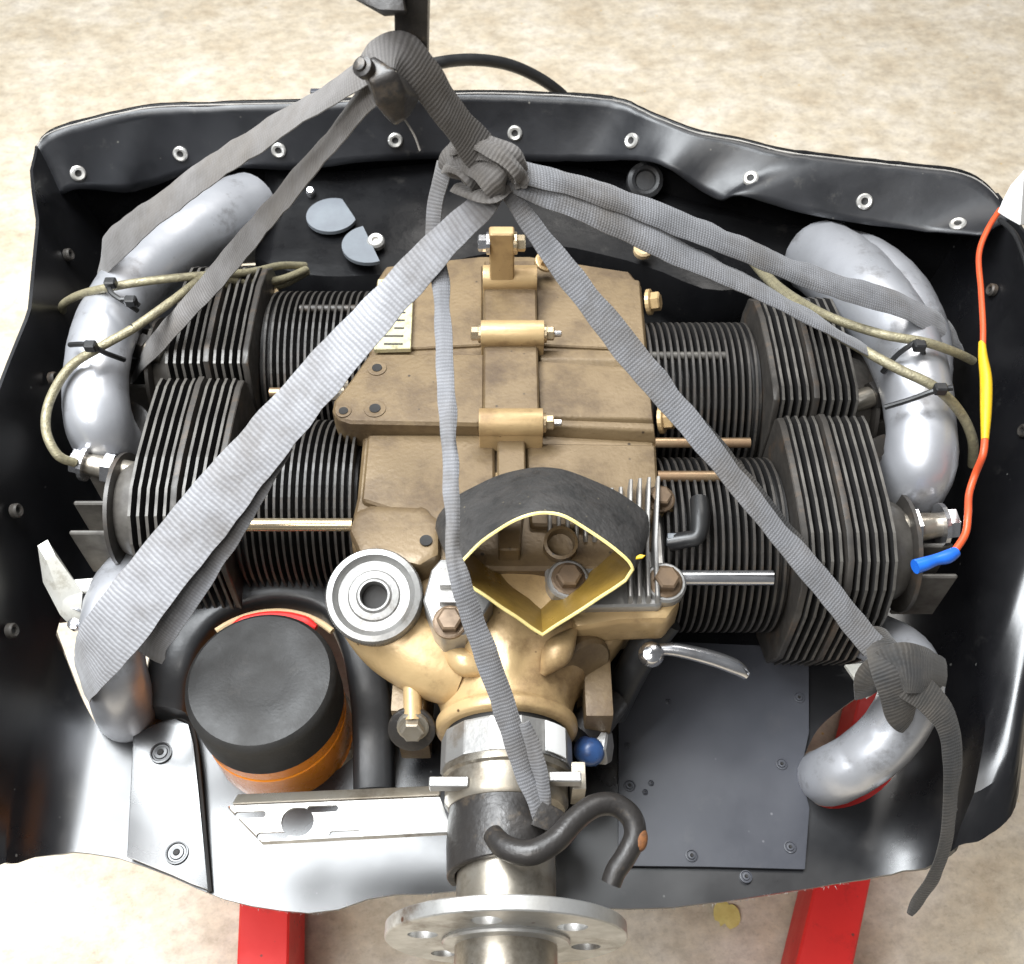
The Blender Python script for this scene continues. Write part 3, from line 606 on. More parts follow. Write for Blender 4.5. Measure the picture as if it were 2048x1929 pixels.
# shelf carrying the finned cover, and the oil filler neck
bm_obj('accessory_pad', bev(prism(pz([(1100, 1120), (1335, 1120), (1358, 1150), (1360, 1205), (1335, 1238), (1240, 1240), (1150, 1255)], .075), .03, .075), .010, 4, 40), 'gold_clean', nose)
bm_obj('filler_neck', tube([Z(745, 1195, .062), Z(752, 1225, .045), Z(800, 1275, .035), Z(870, 1320, .03), Z(930, 1345, .025)], [.034, .037, .040, .038, .034], 28, 6), 'gold_clean', nose)
# filler cap: knurled ring, dished face and hollow centre
cp = Z(747, 1190, .098); cdir = Vector((.02, -.34, 1)).normalized()
cap = bm_obj('oil_filler_cap', lathe([(.038, -.022), (.0440, -.020), (.0440, -.003), (.0425, .0), (.0375, .0008), (.0345, -.002), (.0325, -.005), (.024, -.0055), (.0225, -.0038), (.0165, -.0034), (.0145, -.001), (.0128, -.001), (.0118, -.004), (.0116, -.018), (.002, -.0185)], cp, cdir, 72), 'cap_alu', eng)
bm_obj('cap_hole', lathe([(.0113, -.017), (.0113, -.012), (.004, -.0125)], cp, cdir, 24), 'hole', cap)
x_, y_, d_ = basis(cdir); kb = bmesh.new()
for i in range(110):
    a = 2 * math.pi * i / 110; dr = x_ * math.cos(a) + y_ * math.sin(a); c_ = cp + dr * .0442 - d_ * .011; s_ = d_.cross(dr)
    loft([[c_ - s_ * .0007 - dr * .001 - d_ * .009, c_ + s_ * .0007 - dr * .001 - d_ * .009, c_ + dr * .0003 - d_ * .009], [c_ - s_ * .0007 - dr * .001 + d_ * .006, c_ + s_ * .0007 - dr * .001 + d_ * .006, c_ + dr * .0003 + d_ * .006]], kb)
o = bm_obj('knurling', kb, 'cap_alu', cap, smooth=False); o['kind'] = 'stuff'
# left accessory flange
fl = bm_obj('accessory_flange', bev(prism(pz([(862, 1140), (880, 1118), (930, 1112), (985, 1160), (985, 1200), (960, 1240), (930, 1268), (885, 1275), (866, 1255), (846, 1200)], .095), .06, .095), .004, 3, 40), 'alu', eng)
hexbolt('flange_bolt', Z(900, 1246, .095), (0, -.15, 1), .0115, .012, 'rust_bolt', fl)
for v in (1168, 1202):
    a = Z(905, v, .10); bm_obj('cast_rib', bev(box((a.x - .012, a.y - .003, .09), (a.x + .014, a.y + .003, .103)), .0015, 2), 'alu', fl)
# right accessory cover with cast fins
cb = prism(pz([(1090, 1000), (1300, 985), (1322, 1010), (1330, 1130), (1345, 1180), (1320, 1212), (1150, 1215), (1090, 1150)], .085), .055, .085)
cov = bm_obj('accessory_cover', bev(cb, .005, 3, 40), 'alu', eng)
for i in range(13):
    u = 1100 + i * 18; fr = i > 8; a = Z(u, 1205 if fr else 1085, .09); b = Z(u - 4, 978 + (12 - i) * 2, .09)
    zt = .112 if fr else .101; m_ = (a.y * .6 + b.y * .4)
    bm_obj('cooling_fin', bev(loft([[(a.x - .0026, a.y, .08), (a.x + .0026, a.y, .08), (a.x + .0018, a.y + .004, .094), (a.x - .0018, a.y + .004, .094)], [(a.x - .0026, m_, .08), (a.x + .0026, m_, .08), (a.x + .0018, m_, zt), (a.x - .0018, m_, zt)], [(b.x - .0026, b.y, .08), (b.x + .0026, b.y, .08), (b.x + .0018, b.y, zt), (b.x - .0018, b.y, zt)]]), .0008, 1), 'alu', cov)
for u, v in [(1330, 1166), (1136, 1160)]:
    p = Z(u, v, .088); bm_obj('bolt_seat', lathe([(.02, -.02), (.02, .0), (.018, .0025), (.013, .0025)], p, (.05, -.15, 1), 26), 'alu', cov)
    hexbolt('cover_bolt', p, (.05, -.15, 1), .0118, .015, 'rust_bolt', cov)
hexbolt('cover_bolt', Z(1320, 1000, .095), (.05, -.15, 1), .0105, .012, 'rust_bolt', cov)
bm_obj('vent_pipe', lathe([(.016, -.01), (.016, .02), (.013, .021), (.012, .004), (.003, .003)], Z(1120, 1095, .09), (0, -.35, 1), 22), 'gold', cov)
# --- crankshaft line
def along_y(prof, n=48): return lathe([(r, -y) for r, y in prof], (EX, 0, 0), (0, -1, 0), n)
crank = bm_obj('crankshaft', along_y([(.0425, -.20), (.0425, -.372), (.0425, -.384), (.046, -.386)]), 'steel', eng)
bm_obj('seal_and_added_ring', bev(lathe([(.0605, .224), (.0605, .256)], (EX, 0, 0), (0, -1, 0), 14), .002, 2, 15), 'alu', crank, smooth=False)
bm_obj('seal_gap', along_y([(.056, -.205), (.056, -.226)]), 'hole', crank)
bm_obj('bearing_collar', along_y([(.057, -.250), (.0585, -.257), (.0585, -.262), (.0555, -.264), (.0555, -.285), (.052, -.290), (.046, -.292)]), 'steel', crank)
a = Z(900, 1562, .045); b = Z(1130, 1552, .045)
bm_obj('clamp_plate', bev(box((a.x - .018, a.y - .006, .035), (a.x + .016, a.y + .003, .048)), .001, 1), 'alu', crank)
bm_obj('clamp_plate', bev(box((b.x - .014, b.y - .006, .035), (b.x + .014, b.y + .003, .048)), .001, 1), 'alu', crank)
bm_obj('label_strip', bev(loft([[Vector((EX + .0625 * math.sin(R(a)), y, .0625 * math.cos(R(a)))) for y in (-.226, -.254)] + [Vector((EX + .061 * math.sin(R(a)), y, .061 * math.cos(R(a)))) for y in (-.254, -.226)] for a in (34, 42, 50, 58)]), .0002, 1), 'white', crank)
# propeller flange with bolt holes
FR, FY0, FY1 = .1005, -.386, -.398
fb = lathe([(FR - .001, -FY0), (FR, -FY0 + .001), (FR, -FY1 - .001), (FR - .001, -FY1)], (EX, 0, 0), (0, -1, 0), 72)
pf = bm_obj('propeller_flange', fb, 'steel', crank)
cuts = []
for i in range(6):
    a = R(30 + 60 * i + 12); c_ = (EX + .071 * math.cos(a), 0, .071 * math.sin(a))
    cuts.append(tmp(lathe([(.0125, .36), (.0125, .42)], c_, (0, -1, 0), 28)))
cutmesh(pf, cuts)
for f in pf.data.polygons: f.use_smooth = True
pf.data.set_sharp_from_angle(angle=R(30))
pf.data.materials.clear(); pf.data.materials.append(M['flange'])
bm_obj('spigot_ring', along_y([(.052, -.396), (.0535, -.400), (.0525, -.402), (.045, -.403)], 56), 'flange', crank)
bm_obj('spigot', along_y([(.0425, -.39), (.0425, -.47), (.040, -.472), (.036, -.472), (.035, -.44), (.01, -.44)], 56), 'steel', crank)
# --- slotted bracket to the left of the shaft
bA, bB, bC, bD = Z(455, 1612, .004), Z(880, 1594, .004), Z(905, 1664, .0), Z(524, 1684, .0)
br = loft([[bA, bB, bC, bD], [p - Vector((0, .0015, .005)) for p in (bA, bB, bC, bD)]])
br = bm_obj('mounting_bracket', bev(br, .0012, 2, 40), 'flange', eng)
ex = (bB - bA).normalized(); ey = (bD - bA).normalized(); nn = ey.cross(ex).normalized()
if nn.z < 0: nn = -nn
cuts = []
def slot(c, l, r_, d=ex):
    s = d.cross(nn).normalized(); pts = []
    for i in range(24):
        a = 2 * math.pi * i / 24; pts.append(c + d * ((l / 2) * (1 if math.cos(a) > 0 else -1) + r_ * math.cos(a)) + s * r_ * math.sin(a))
    return tmp(loft([[p + nn * .03 for p in pts], [p - nn * .04 for p in pts]]))
def bp(u, v): return Z(u, v, lerp(.004, .0, (v - 1605) / 70))
for u, v in [(500, 1630), (645, 1618), (545, 1672), (690, 1668)]: cuts.append(slot(bp(u, v), .022, .0030))
cuts.append(slot(bp(595, 1644), .004, .0125))
cutmesh(br, cuts); br.data.set_sharp_from_angle(angle=R(35))
bm_obj('bracket_edge', bev(loft([[bA + Vector((.004, .001, .002)), bB + Vector((0, .001, .002)), bB + Vector((0, .012, -.004)), bA + Vector((.006, .012, -.004))], [p - Vector((0, 0, .009)) for p in (bA + Vector((.004, .001, .002)), bB + Vector((0, .001, .002)), bB + Vector((0, .012, -.004)), bA + Vector((.006, .012, -.004)))]]), .001, 1), 'steel', br)
# --- small fittings at the nose
ft = bm_obj('hose_fitting', lathe([(.012, -.014), (.0135, -.01), (.0135, .0), (.012, .005), (.008, .0085), (.003, .0095)], Z(1182, 1505, -.02), (.35, -.6, .8), 24), 'bluecap', eng)
bm_obj('fitting_nut', lathe([(.017, -.012), (.017, .0), (.015, .002)], Z(1216, 1496, -.03), (1, -.2, .3), 6), 'alu', ft, smooth=False)
bm_obj('fitting_body', tube([Z(1160, 1475, -.03), Z(1180, 1452, -.03), Z(1215, 1420, -.03), Z(1238, 1400, -.03)], [.02, .02, .016, .012], 14), 'hook', ft)
bm_obj('fitting_bracket', bev(box(tuple(Z(1140, 1610, -.01)), tuple(Z(1168, 1540, .01) + Vector((0, 0, .02)))), .002, 2), 'steel', ft)
lv = bm_obj('control_lever', tube([Z(1300, 1300, .03), Z(1350, 1300, .03), Z(1420, 1316, .025), Z(1470, 1334, .02), Z(1492, 1350, .012)], [.005, .0065, .0075, .0075, .005], 14), 'chrome', eng)
bm_obj('lever_ball', lathe([(.002, -.012), (.0085, -.009), (.012, -.002), (.012, .003), (.0085, .009), (.003, .0115)], Z(1302, 1310, .036), (0, -.3, 1), 22), 'chrome', lv)
bm_obj('oil_line', tube([Z(1335, 1238, .02), Z(1300, 1280, .0), Z(1262, 1345, -.03), Z(1225, 1430, -.07)], [.016, .017, .016, .014], 16), 'black', eng)

# --- cylinders
def ring_disc(prof, th, mi=True):
    """plate in the y-z plane, thickness along x; rim faces get material slot 1"""
    bm = bmesh.new(); n = len(prof)
    a = [bm.verts.new((-th / 2, y, z)) for y, z in prof]; b = [bm.verts.new((th / 2, y, z)) for y, z in prof]
    bm.faces.new(a); bm.faces.new(b[::-1])
    for i in range(n):
        f = bm.faces.new((a[i], b[i], b[(i + 1) % n], a[(i + 1) % n])); f.material_index = 1
    return fix(bm)
def fin_mesh(name, prof, th, mats):
    bm = ring_disc(prof, th); me = bpy.data.meshes.new(name); bm.to_mesh(me); bm.free()
    for x in mats: me.materials.append(M[x])
    return me
RB = .0915
barrel_prof = [(RB * math.cos(2 * math.pi * i / 48), RB * math.sin(2 * math.pi * i / 48)) for i in range(48)]
def head_prof(front):
    if front: pts = [(-.110, .0), (-.108, .040), (-.098, .074), (-.080, .096), (-.055, .107), (-.020, .111), (.030, .111), (.075, .108), (.090, .103), (.0965, .092), (.0965, -.03), (.07, -.10), (.02, -.115), (-.05, -.114), (-.095, -.09), (-.111, -.045)]
    else: pts = [(-.0965, .055), (-.0955, .064), (-.084, .102), (-.070, .108), (-.02, .111), (.03, .109), (.066, .100), (.088, .082), (.096, .052), (.097, -.03), (.07, -.10), (.0, -.115), (-.06, -.11), (-.0965, -.06)]
    return pts
FM = {'b': fin_mesh('barrel_fin', barrel_prof, .0025, ('fin', 'fin_edge_dark')), 'hf': fin_mesh('head_fin', head_prof(True), .0028, ('fin', 'fin_edge')), 'hr': fin_mesh('head_fin', head_prof(False), .0028, ('fin', 'fin_edge'))}
def inst(name, me, loc, parent):
    o = bpy.data.objects.new(name, me); o.location = loc; return link(o, parent)
ROWS = {(-1, 0): .042, (-1, 1): .238, (1, 0): -.009, (1, 1): .187}
names = {(-1, 0): 'front left cylinder', (-1, 1): 'rear left cylinder', (1, 0): 'front right cylinder', (1, 1): 'rear right cylinder'}
for (sd, k), yc in ROWS.items():
    d = (sd, 0, 0); c0 = Vector((EX, yc, 0))
    cyl = bm_obj('cylinder', lathe([(.06, .12), (.06, .15), (.071, .152), (.071, .262), (.083, .265), (.083, .275), (.08, .276), (.078, .372), (.06, .38)], c0, d, 40), 'fin', eng, label=names[(sd, k)])
    for i in range(16): inst('barrel_fin', FM['b'], (EX + sd * (.156 + i * .0075), yc, 0), cyl)
    for i in range(10):
        if i == 4:   # wider web carrying the plug bosses
            bm_obj('head_web', bev(ring_disc([(p[0] * 1.0, p[1] * 1.03) for p in head_prof(k == 0)], .0062), .0015, 2), ['fin_edge_dark', 'fin_edge_dark'], cyl, loc=(EX + sd * (.286 + i * .0085), yc, 0)); continue
        inst('head_fin', FM['hf' if k == 0 else 'hr'], (EX + sd * (.286 + i * .0085), yc, 0), cyl)
    bm_obj('head_flange', bev(ring := ring_disc([(p[0] * .985, p[1] * .985) for p in head_prof(k == 0)], .007), .001, 1), ['fin_edge_dark', 'fin_edge_dark'], cyl, loc=(EX + sd * .2795, yc, 0))
    # web block between the head fins at the top (plug bosses)
    # rocker box: domed cover, rim and cast ribs
    rx = EX + sd * .366
    rc = bm_obj('rocker_cover', lathe([(.052, 0), (.052, .016), (.049, .024), (.044, .030), (.030, .031), (.003, .032)], (rx, yc - .025, .028), d, 32), 'fin_edge', cyl)
    bm_obj('cover_rim', lathe([(.05, .028), (.061, .029), (.061, .033), (.05, .034)], (rx, yc - .025, .025), d, 36), 'fin_edge_dark', cyl)
    for j in (-.055, -.025, .02):
        bm_obj('cast_rib', bev(box((min(rx + sd * .03, rx + sd * .075), yc + j - .012, -.03), (max(rx + sd * .03, rx + sd * .075), yc + j - .007, .062 - abs(j) * .3)), .0015, 1), 'fin_edge', cyl)
# pushrod tubes lying over the barrels
def prod(u0, u1, v, z, r_, m, sd, k):
    a, b = Z(u0, v, z), Z(u1, v, z); b.y = a.y
    cyl_parent = eng
    bm_obj('pushrod_tube', lathe([(r_, 0), (r_, (b - a).length)], a, b - a, 16), m, eng)
prod(470, 705, 1050, .078, .0065, 'tube_gold', -1, 0)
prod(540, 700, 785, .085, .005, 'tube_copper', -1, 1)
prod(1315, 1545, 1156, .075, .0072, 'chrome', 1, 0)
prod(1315, 1480, 953, .088, .0055, 'tube_copper', 1, 0)
prod(1310, 1500, 886, .086, .0052, 'tube_copper', 1, 1)
prod(1300, 1450, 712, .085, .0045, 'fin_edge', 1, 1)
prod(600, 720, 618, .085, .0045, 'fin_edge_dark', -1, 1)
# spark plugs
def plug(pts, rr, hexat, m2='chrome', boot=True):
    P = [Z(*p) for p in pts]; d = (P[-1] - P[0])
    o = bm_obj('spark_plug', tube(P, rr, 16, 4), 'steel', eng)
    hexbolt('plug_hex', P[0].lerp(P[-1], hexat), d, rr[0] * 1.35, .014, m2, o, washer=False)
    hexbolt('lead_nut', P[-1], d, rr[0] * 1.1, .016, m2, o, washer=True)
plug([(268, 948, .06), (225, 938, .062), (175, 928, .065)], [.0125, .012, .011], .35)
plug([(330, 712, .07), (270, 688, .075), (235, 676, .075)], [.012, .0115, .010], .3, 'hook')
plug([(1700, 808, .07), (1745, 792, .072), (1790, 776, .075)], [.012, .0115, .010], .4, 'hook')
plug([(1770, 1060, .06), (1830, 1055, .062), (1880, 1050, .064)], [.0145, .0145, .012], .35)
# --- induction and exhaust pipes
def pipe(name, pts, rr, label, n=28):
    return bm_obj(name, tube([Z(*p) for p in pts], rr, n, 9, wob=.03), 'silver', eng, label=label)
pl1 = pipe('intake_pipe', [(232, 905, .02), (200, 850, .075), (192, 770, .095), (205, 680, .10), (250, 590, .09), (330, 510, .07), (420, 450, .05), (500, 420, .02)], [.034, .034, .033, .034, .036, .041, .046, .048], 'silver pipe curving behind the rear left cylinder')
bm_obj('pipe_flange', lathe([(.045, -.004), (.045, .004), (.04, .006)], Z(235, 880, .03), (-.2, -.4, 1), 28), 'hook', pl1)
pr1 = pipe('intake_pipe', [(1800, 1000, .02), (1838, 930, .08), (1840, 840, .10), (1824, 750, .105), (1788, 664, .10), (1738, 602, .09), (1690, 552, .07), (1640, 515, .04)], [.036, .036, .034, .037, .041, .045, .047, .046], 'silver pipe curving behind the rear right cylinder')
pipe('intake_pipe', [(1838, 860, .088), (1844, 760, .088), (1828, 676, .082), (1786, 600, .072), (1732, 550, .052), (1690, 528, .0)], [.022, .030, .038, .042, .044, .044], 'second silver pipe beside the right rear pipe')
bm_obj('pipe_flange', lathe([(.05, -.004), (.05, .004), (.045, .006)], Z(1795, 960, .04), (.3, -.4, 1), 28), 'fin_edge_dark', pr1)
pipe('exhaust_pipe', [(300, 1120, -.03), (245, 1172, -.012), (224, 1240, .0), (226, 1310, -.02), (240, 1385, -.06), (254, 1426, -.12), (256, 1424, -.20)], [.028, .029, .030, .030, .0305, .031, .031], 'bright silver exhaust pipe passing through the cowling at lower left')
pipe('exhaust_pipe', [(1745, 1275, -.04), (1805, 1310, -.015), (1826, 1370, -.0), (1790, 1455, -.03), (1728, 1516, -.06), (1662, 1552, -.10), (1640, 1555, -.20)], [.027, .028, .029, .029, .029, .029, .029], 'silver exhaust elbow passing through the cowling at lower right')
# baffle plates at lower left
bf = bm_obj('baffle_plate', loft([[Z(*p) for p in r] for r in [[(75, 1092, .03), (95, 1080, .032), (110, 1110, .03), (92, 1120, .03)], [(86, 1165, .0), (112, 1110, .02), (165, 1185, .0), (125, 1208, -.01)], [(120, 1230, -.02), (140, 1215, -.01), (160, 1250, -.03), (145, 1256, -.04)]]]), 'plate', eng)
bm_obj('baffle_plate', bev(prism(pz([(128, 1160), (235, 1152), (235, 1180), (135, 1185)], .0), -.006, .0), .001, 1), 'plate', eng)
bm_obj('clamp_ring', tube([Z(u, v, -.02) for u, v in [(148, 1225), (160, 1205), (190, 1195), (215, 1205)]], .009, 12), 'silver', eng)
bm_obj('nut', lathe([(.006, 0), (.006, .008), (.004, .009)], Z(152, 1252, -.02), (0, -.2, 1), 14), 'chrome', eng)
bm_obj('baffle_plate', prism(pz([(1690, 1330), (1745, 1325), (1750, 1385), (1735, 1395)], -.02), -.024, -.02), 'plate', eng)
bm_obj('clamp_ring', tube([Z(u, v, .0) for u, v in [(1845, 1315), (1862, 1325), (1868, 1345), (1858, 1365)]], .008, 12), 'silver', eng)
bm_obj('breather_elbow', tube([Z(1338, 1085, .085), Z(1368, 1080, .09), Z(1395, 1072, .095), Z(1400, 1035, .10), Z(1398, 1000, .10)], [.009, .008, .008, .009, .009], 14), 'black', eng)
bm_obj('breather_collar', bev(box(tuple(Z(1332, 1094, .08)), tuple(Z(1356, 1066, .095))), .002, 2), 'flap', eng)

# ================================================================== oil filter
fc = Vector((-.2425, -.163, 0)); ZT = .004
flt = thing('oil_filter', 'orange oil filter canister with a matt black cap beside the left exhaust pipe', 'oil filter', (fc.x, fc.y, -.14))
rf = .0725
bm_obj('canister', lathe([(rf * .99, -.15), (rf * 1.0, -.145), (rf * 1.0, -.082), (rf * .985, -.081), (rf * .985, -.077), (rf * 1.0, -.076), (rf * 1.0, -.045)], fc + Vector((0, 0, ZT)), (0, 0, 1), 64), 'orange', flt)
bm_obj('cap', lathe([(rf * 1.012, -.058), (rf * 1.012, -.012), (rf * .985, -.005), (rf * .93, -.001), (rf * .80, .0), (rf * .42, -.0006), (rf * .40, -.0012), (.004, -.0012)], fc + Vector((0, 0, ZT)), (0, 0, 1), 64), 'rubber', flt)
bm_obj('seal_and_added_ring', tube([fc + Vector((rf * 1.12 * math.cos(R(a)), rf * 1.10 * math.sin(R(a)), ZT - .026)) for a in range(58, 123, 8)], [.003] + [.0065] * 7 + [.003], 10, 3), 'red', flt)  # added red arc, stands in for the lit leg seen through the opening
bm_obj('added_cream_arc', tube([fc + Vector((rf * 1.22 * math.cos(R(a)), rf * 1.22 * math.sin(R(a)), ZT - .030)) for a in range(48, 133, 7)], .0035, 10, 3), 'tan', flt)  # added cream arc, stands in for the bright rim of the opening
bm_obj('base_ring', lathe([(rf * 1.06, -.152), (rf * 1.06, -.142), (rf * .98, -.140)], fc + Vector((0, 0, ZT)), (0, 0, 1), 56), 'steel', flt)

# ================================================================== loose air duct of aramid cloth
dv = Vector((.027, -.165, .098)); dn = Vector((0, -.82, .572)).normalized(); du = Vector((0, .572, .82)).normalized(); dx = Vector((1, 0, 0))
duct = thing('air_duct', 'short arched duct with yellow inside and black outside, resting on the crankcase nose', 'duct', tuple(dv))
def seg(a, b, n): return [(lerp(a[0], b[0], i / n), lerp(a[1], b[1], i / n)) for i in range(n)]
arch = catmull([(.0765, .062), (.070, .0725), (.048, .091), (.024, .107), (.008, .1135), (-.008, .1135), (-.028, .105), (-.052, .088), (-.068, .071), (-.0735, .060)], 4)
shape = seg((0, 0), (.071, .0525), 12) + seg((.071, .0525), (.0765, .062), 3) + arch[:-1] + seg((-.0735, .060), (-.0695, .0525), 3) + seg((-.0695, .0525), (0, 0), 12)
def dring(sc, dep, off=0.0, top=1.0):
    """closed outline of the duct at depth dep behind its mouth"""
    q = shape; r_ = []
    for i, (x, h) in enumerate(q):
        a = q[i - 1]; b = q[(i + 1) % len(q)]; nx, nh = (b[1] - a[1]), -(b[0] - a[0]); l = math.hypot(nx, nh) or 1
        k = max(0, min(1, (h - .03) / .06))                # the arch flares, the V does not
        X = x * (1 + (sc - 1) * (.35 + .65 * k)) + nx / l * off; H = h + (sc - 1) * (.02 * k) + nh / l * off
        wv = .0012 * noise.noise(Vector((x * 40, h * 40, dep * 40)))
        r_.append(dv + dx * X + du * (H + wv) - dn * dep)
    return r_
TH = .0022
def ductmesh(outer):
    bm = bmesh.new(); uvl = bm.loops.layers.uv.verify(); rows = []
    for j in range(9):
        s = j / 8; sc = 1 + .48 * s ** .8; rows.append((dring(sc, .088 * s, TH if outer else 0), s * .09))
    vs = [[bm.verts.new(p) for p in r] for r, _ in rows]; n = len(vs[0])
    for j in range(8):
        for i in range(n):
            f = bm.faces.new((vs[j][i], vs[j][(i + 1) % n], vs[j + 1][(i + 1) % n], vs[j + 1][i]))
            for lp, (jj, ii) in zip(f.loops, ((j, i), (j, i + 1), (j + 1, i + 1), (j + 1, i))): lp[uvl].uv = (rows[jj][1] * 8, ii * .005)
    return fix(bm)
bm_obj('outer_skin', ductmesh(True), 'charred', duct, angle=60)
bm_obj('inner_lining', ductmesh(False), 'kevlar', duct, angle=60)
e = loft([dring(1, -.0004, TH + .0002), dring(1, -.0014, TH * .6), dring(1, -.0014, -.0002), dring(1, .001, -.0004)], None, (False, False))
bm_obj('cut_edge', e, 'kevlar_edge', duct)
bm_obj('wax_mark', bev(prism([(0, 0), (.006, .001), (.009, .004), (.004, .005), (.001, .003)], 0, .002), .0005, 1), 'yellow', duct, loc=tuple(Vector(dring(1.05, .006, TH + .001)[17])))

# ================================================================== lifting straps
def strap(name, label, pts, wid, m='strap', twist=None, group='grey lifting straps', **k):
    P = [Vector(p) for p in pts]
    o = bm_obj(name, strap_bm(P, wid, twist=twist, **k), m, angle=50)
    return tag(o, label, 'strap', group)
HOOK = Y(765, 150, .10); KNOT = Y(975, 335, .10)
def T(u, v, t): return CAM + ray(u, v) * t
# two runs from the hoist hook to the rear left pipe
strap('lifting_strap', 'upper grey strap from hoist hook to the rear left silver pipe', [T(812, 118, .735), T(760, 118, .735), T(700, 162, .76), T(560, 252, .86), T(420, 342, .960), T(310, 425, 1.055), T(248, 474, 1.105), T(206, 522, 1.16), T(204, 566, 1.27)], [.016, .024, .026, .030, .033, .036, .038, .036, .034], 'strap_brown', [0, 0, 0, 0, 0, 0, 5, 8, 10])
strap('lifting_strap', 'lower grey strap from hoist hook crossing to the rear left cylinder fins', [T(775, 150, .745), T(735, 190, .765), T(640, 310, .86), T(520, 450, .98), T(440, 545, 1.045), T(390, 602, 1.07), T(345, 652, 1.088), T(300, 702, 1.115), T(270, 745, 1.19), T(245, 790, 1.32)], [.018, .026, .027, .028, .027, .026, .025, .025, .025, .025], 'strap_brown', [20, 8, 0, 0, -5, -8, -8, -8, -8, -8])
# from the hook down to the knot
strap('lifting_strap', 'short soiled strap joining the hoist hook to the knot', [T(728, 150, .75), T(752, 112, .735), T(800, 102, .73), T(846, 150, .745), T(890, 215, .77), T(940, 280, .80), T(975, 325, .82)], [.020, .026, .030, .030, .028, .032, .034], 'strap_brown', [10, 0, 0, 0, 5, 0, 0])
# knot: wraps of webbing round a lumpy core
knot = thing('strap_knot', 'bulky knot of soiled grey webbing above the engine', 'knot', tuple(KNOT))
core = bmesh.new(); bmesh.ops.create_uvsphere(core, u_segments=32, v_segments=20, radius=1)
for v_ in core.verts:
    p = v_.co.copy(); k_ = 1 + .2 * noise.noise(p * 1.7 + Vector((3, 1, 0)))
    v_.co = T(955, 345, .836) + Vector((p.x * .017, p.y * .011, p.z * .014)) * k_
uvl = core.loops.layers.uv.verify()
for f in core.faces:
    for lp in f.loops: lp[uvl].uv = (lp.vert.co.x * 25, lp.vert.co.z)
bm_obj('knot_core', core, 'strap_brown', knot)
for pts, wd, tw in [
    ([T(898, 348, .842), T(902, 318, .824), T(935, 296, .812), T(985, 300, .808), T(1025, 325, .812), T(1042, 352, .826)], [.018, .024, .026, .025, .023, .018], [0, 4, -6, 5, 0, 0]),
    ([T(905, 300, .818), T(950, 290, .806), T(1000, 312, .802), T(1036, 345, .808), T(1040, 370, .826)], [.010, .014, .016, .015, .011], [20, 14, 10, 14, 10]),
    ([T(896, 332, .832), T(915, 338, .818), T(936, 352, .814), T(950, 372, .822), T(950, 390, .838)], [.013, .016, .016, .015, .012], [-10, 12, 20, 24, 20]),
    ([T(928, 322, .818), T(962, 340, .808), T(990, 366, .808), T(1002, 392, .824)], [.015, .021, .023, .018], [0, -14, -10, 6]),
    ([T(915, 372, .830), T(948, 390, .818), T(985, 394, .816), T(1016, 378, .828)], [.012, .016, .016, .012], [10, 16, 20, 14])]:
    bm_obj('wrap', strap_bm(pts, wd, th=.0022, crown=.0012, twist=tw, wob=.004), 'strap_brown', knot, angle=50)
# wide strap from knot to the front left exhaust pipe, with its doubled back layer
strap('lifting_strap', 'wide ribbed grey strap running from the knot to the lower left exhaust pipe', [T(985, 385, .832), T(950, 425, .836), T(880, 490, .850), T(770, 610, .868), T(640, 755, .885), T(500, 920, .900), T(370, 1080, .912), T(270, 1205, .922), T(222, 1268, .930), T(190, 1312, .945), T(170, 1340, .975), T(164, 1360, 1.02)], [.022, .025, .029, .034, .040, .046, .052, .055, .054, .052, .050, .048], 'strap', [-10, 0, 0, 0, 0, 0, 0, 0, 0, 0, 0, 0])
strap('lifting_strap', 'pale doubled layer behind the wide strap at the lower left pipe', [T(560, 880, .910), T(500, 965, .913), T(420, 1080, .925), T(345, 1190, .937), T(300, 1260, .955), T(290, 1305, .99)], [.030, .038, .046, .050, .048, .042], 'strap_weave', [0, 0, 0, 0, 0, 10])
# narrow strap behind, then past the duct to the hook at the shaft
strap('lifting_strap', 'narrow grey strap dropping past the duct to the iron hook at the shaft', [T(890, 330, .845), T(872, 400, .858), T(865, 480, .865), T(880, 560, .862), T(888, 700, .850), T(896, 850, .838), T(903, 1000, .828), T(906, 1090, .822), T(920, 1160, .822), T(965, 1290, .838), T(1010, 1420, .852), T(1045, 1530, .862), T(1075, 1620, .868), T(1082, 1650, .876)], [.018, .016, .014, .0145, .0145, .014, .013, .0125, .015, .019, .020, .017, .013, .010], 'strap_weave', [-35, -30, -20, 0, 0, 0, 5, 15, 5, 0, 0, 10, 20, 30])
strap('lifting_strap', 'thin strap end beside the narrow strap, above the crankshaft hook', [T(1050, 1445, .853), T(1068, 1500, .857), T(1084, 1560, .862), T(1088, 1610, .868), T(1088, 1645, .874)], [.008, .013, .013, .011, .008], 'strap_weave', [0, -10, -15, -20, -20])
# to the front right pipe
strap('lifting_strap', 'long grey strap from the knot to the lower right exhaust pipe', [T(1000, 360, .83), T(1030, 405, .835), T(1110, 515, .850), T(1240, 680, .872), T(1380, 850, .893), T(1520, 1020, .915), T(1640, 1165, .933), T(1720, 1260, .948), T(1765, 1310, .955), T(1790, 1335, .965)], [.016, .017, .021, .026, .025, .024, .025, .025, .024, .022], 'strap_weave', [30, 15, 0, 0, 10, 20, 12, 0, 0, 0])
strap('lifting_strap', 'dark doubled edge of webbing under the long right strap', [T(1290, 735, .885), T(1400, 865, .902), T(1520, 1010, .921), T(1630, 1145, .940), T(1700, 1235, .957), T(1740, 1300, .975)], [.012, .020, .022, .020, .018, .016], 'strap_black', [0, 0, 0, 0, 0, 0])
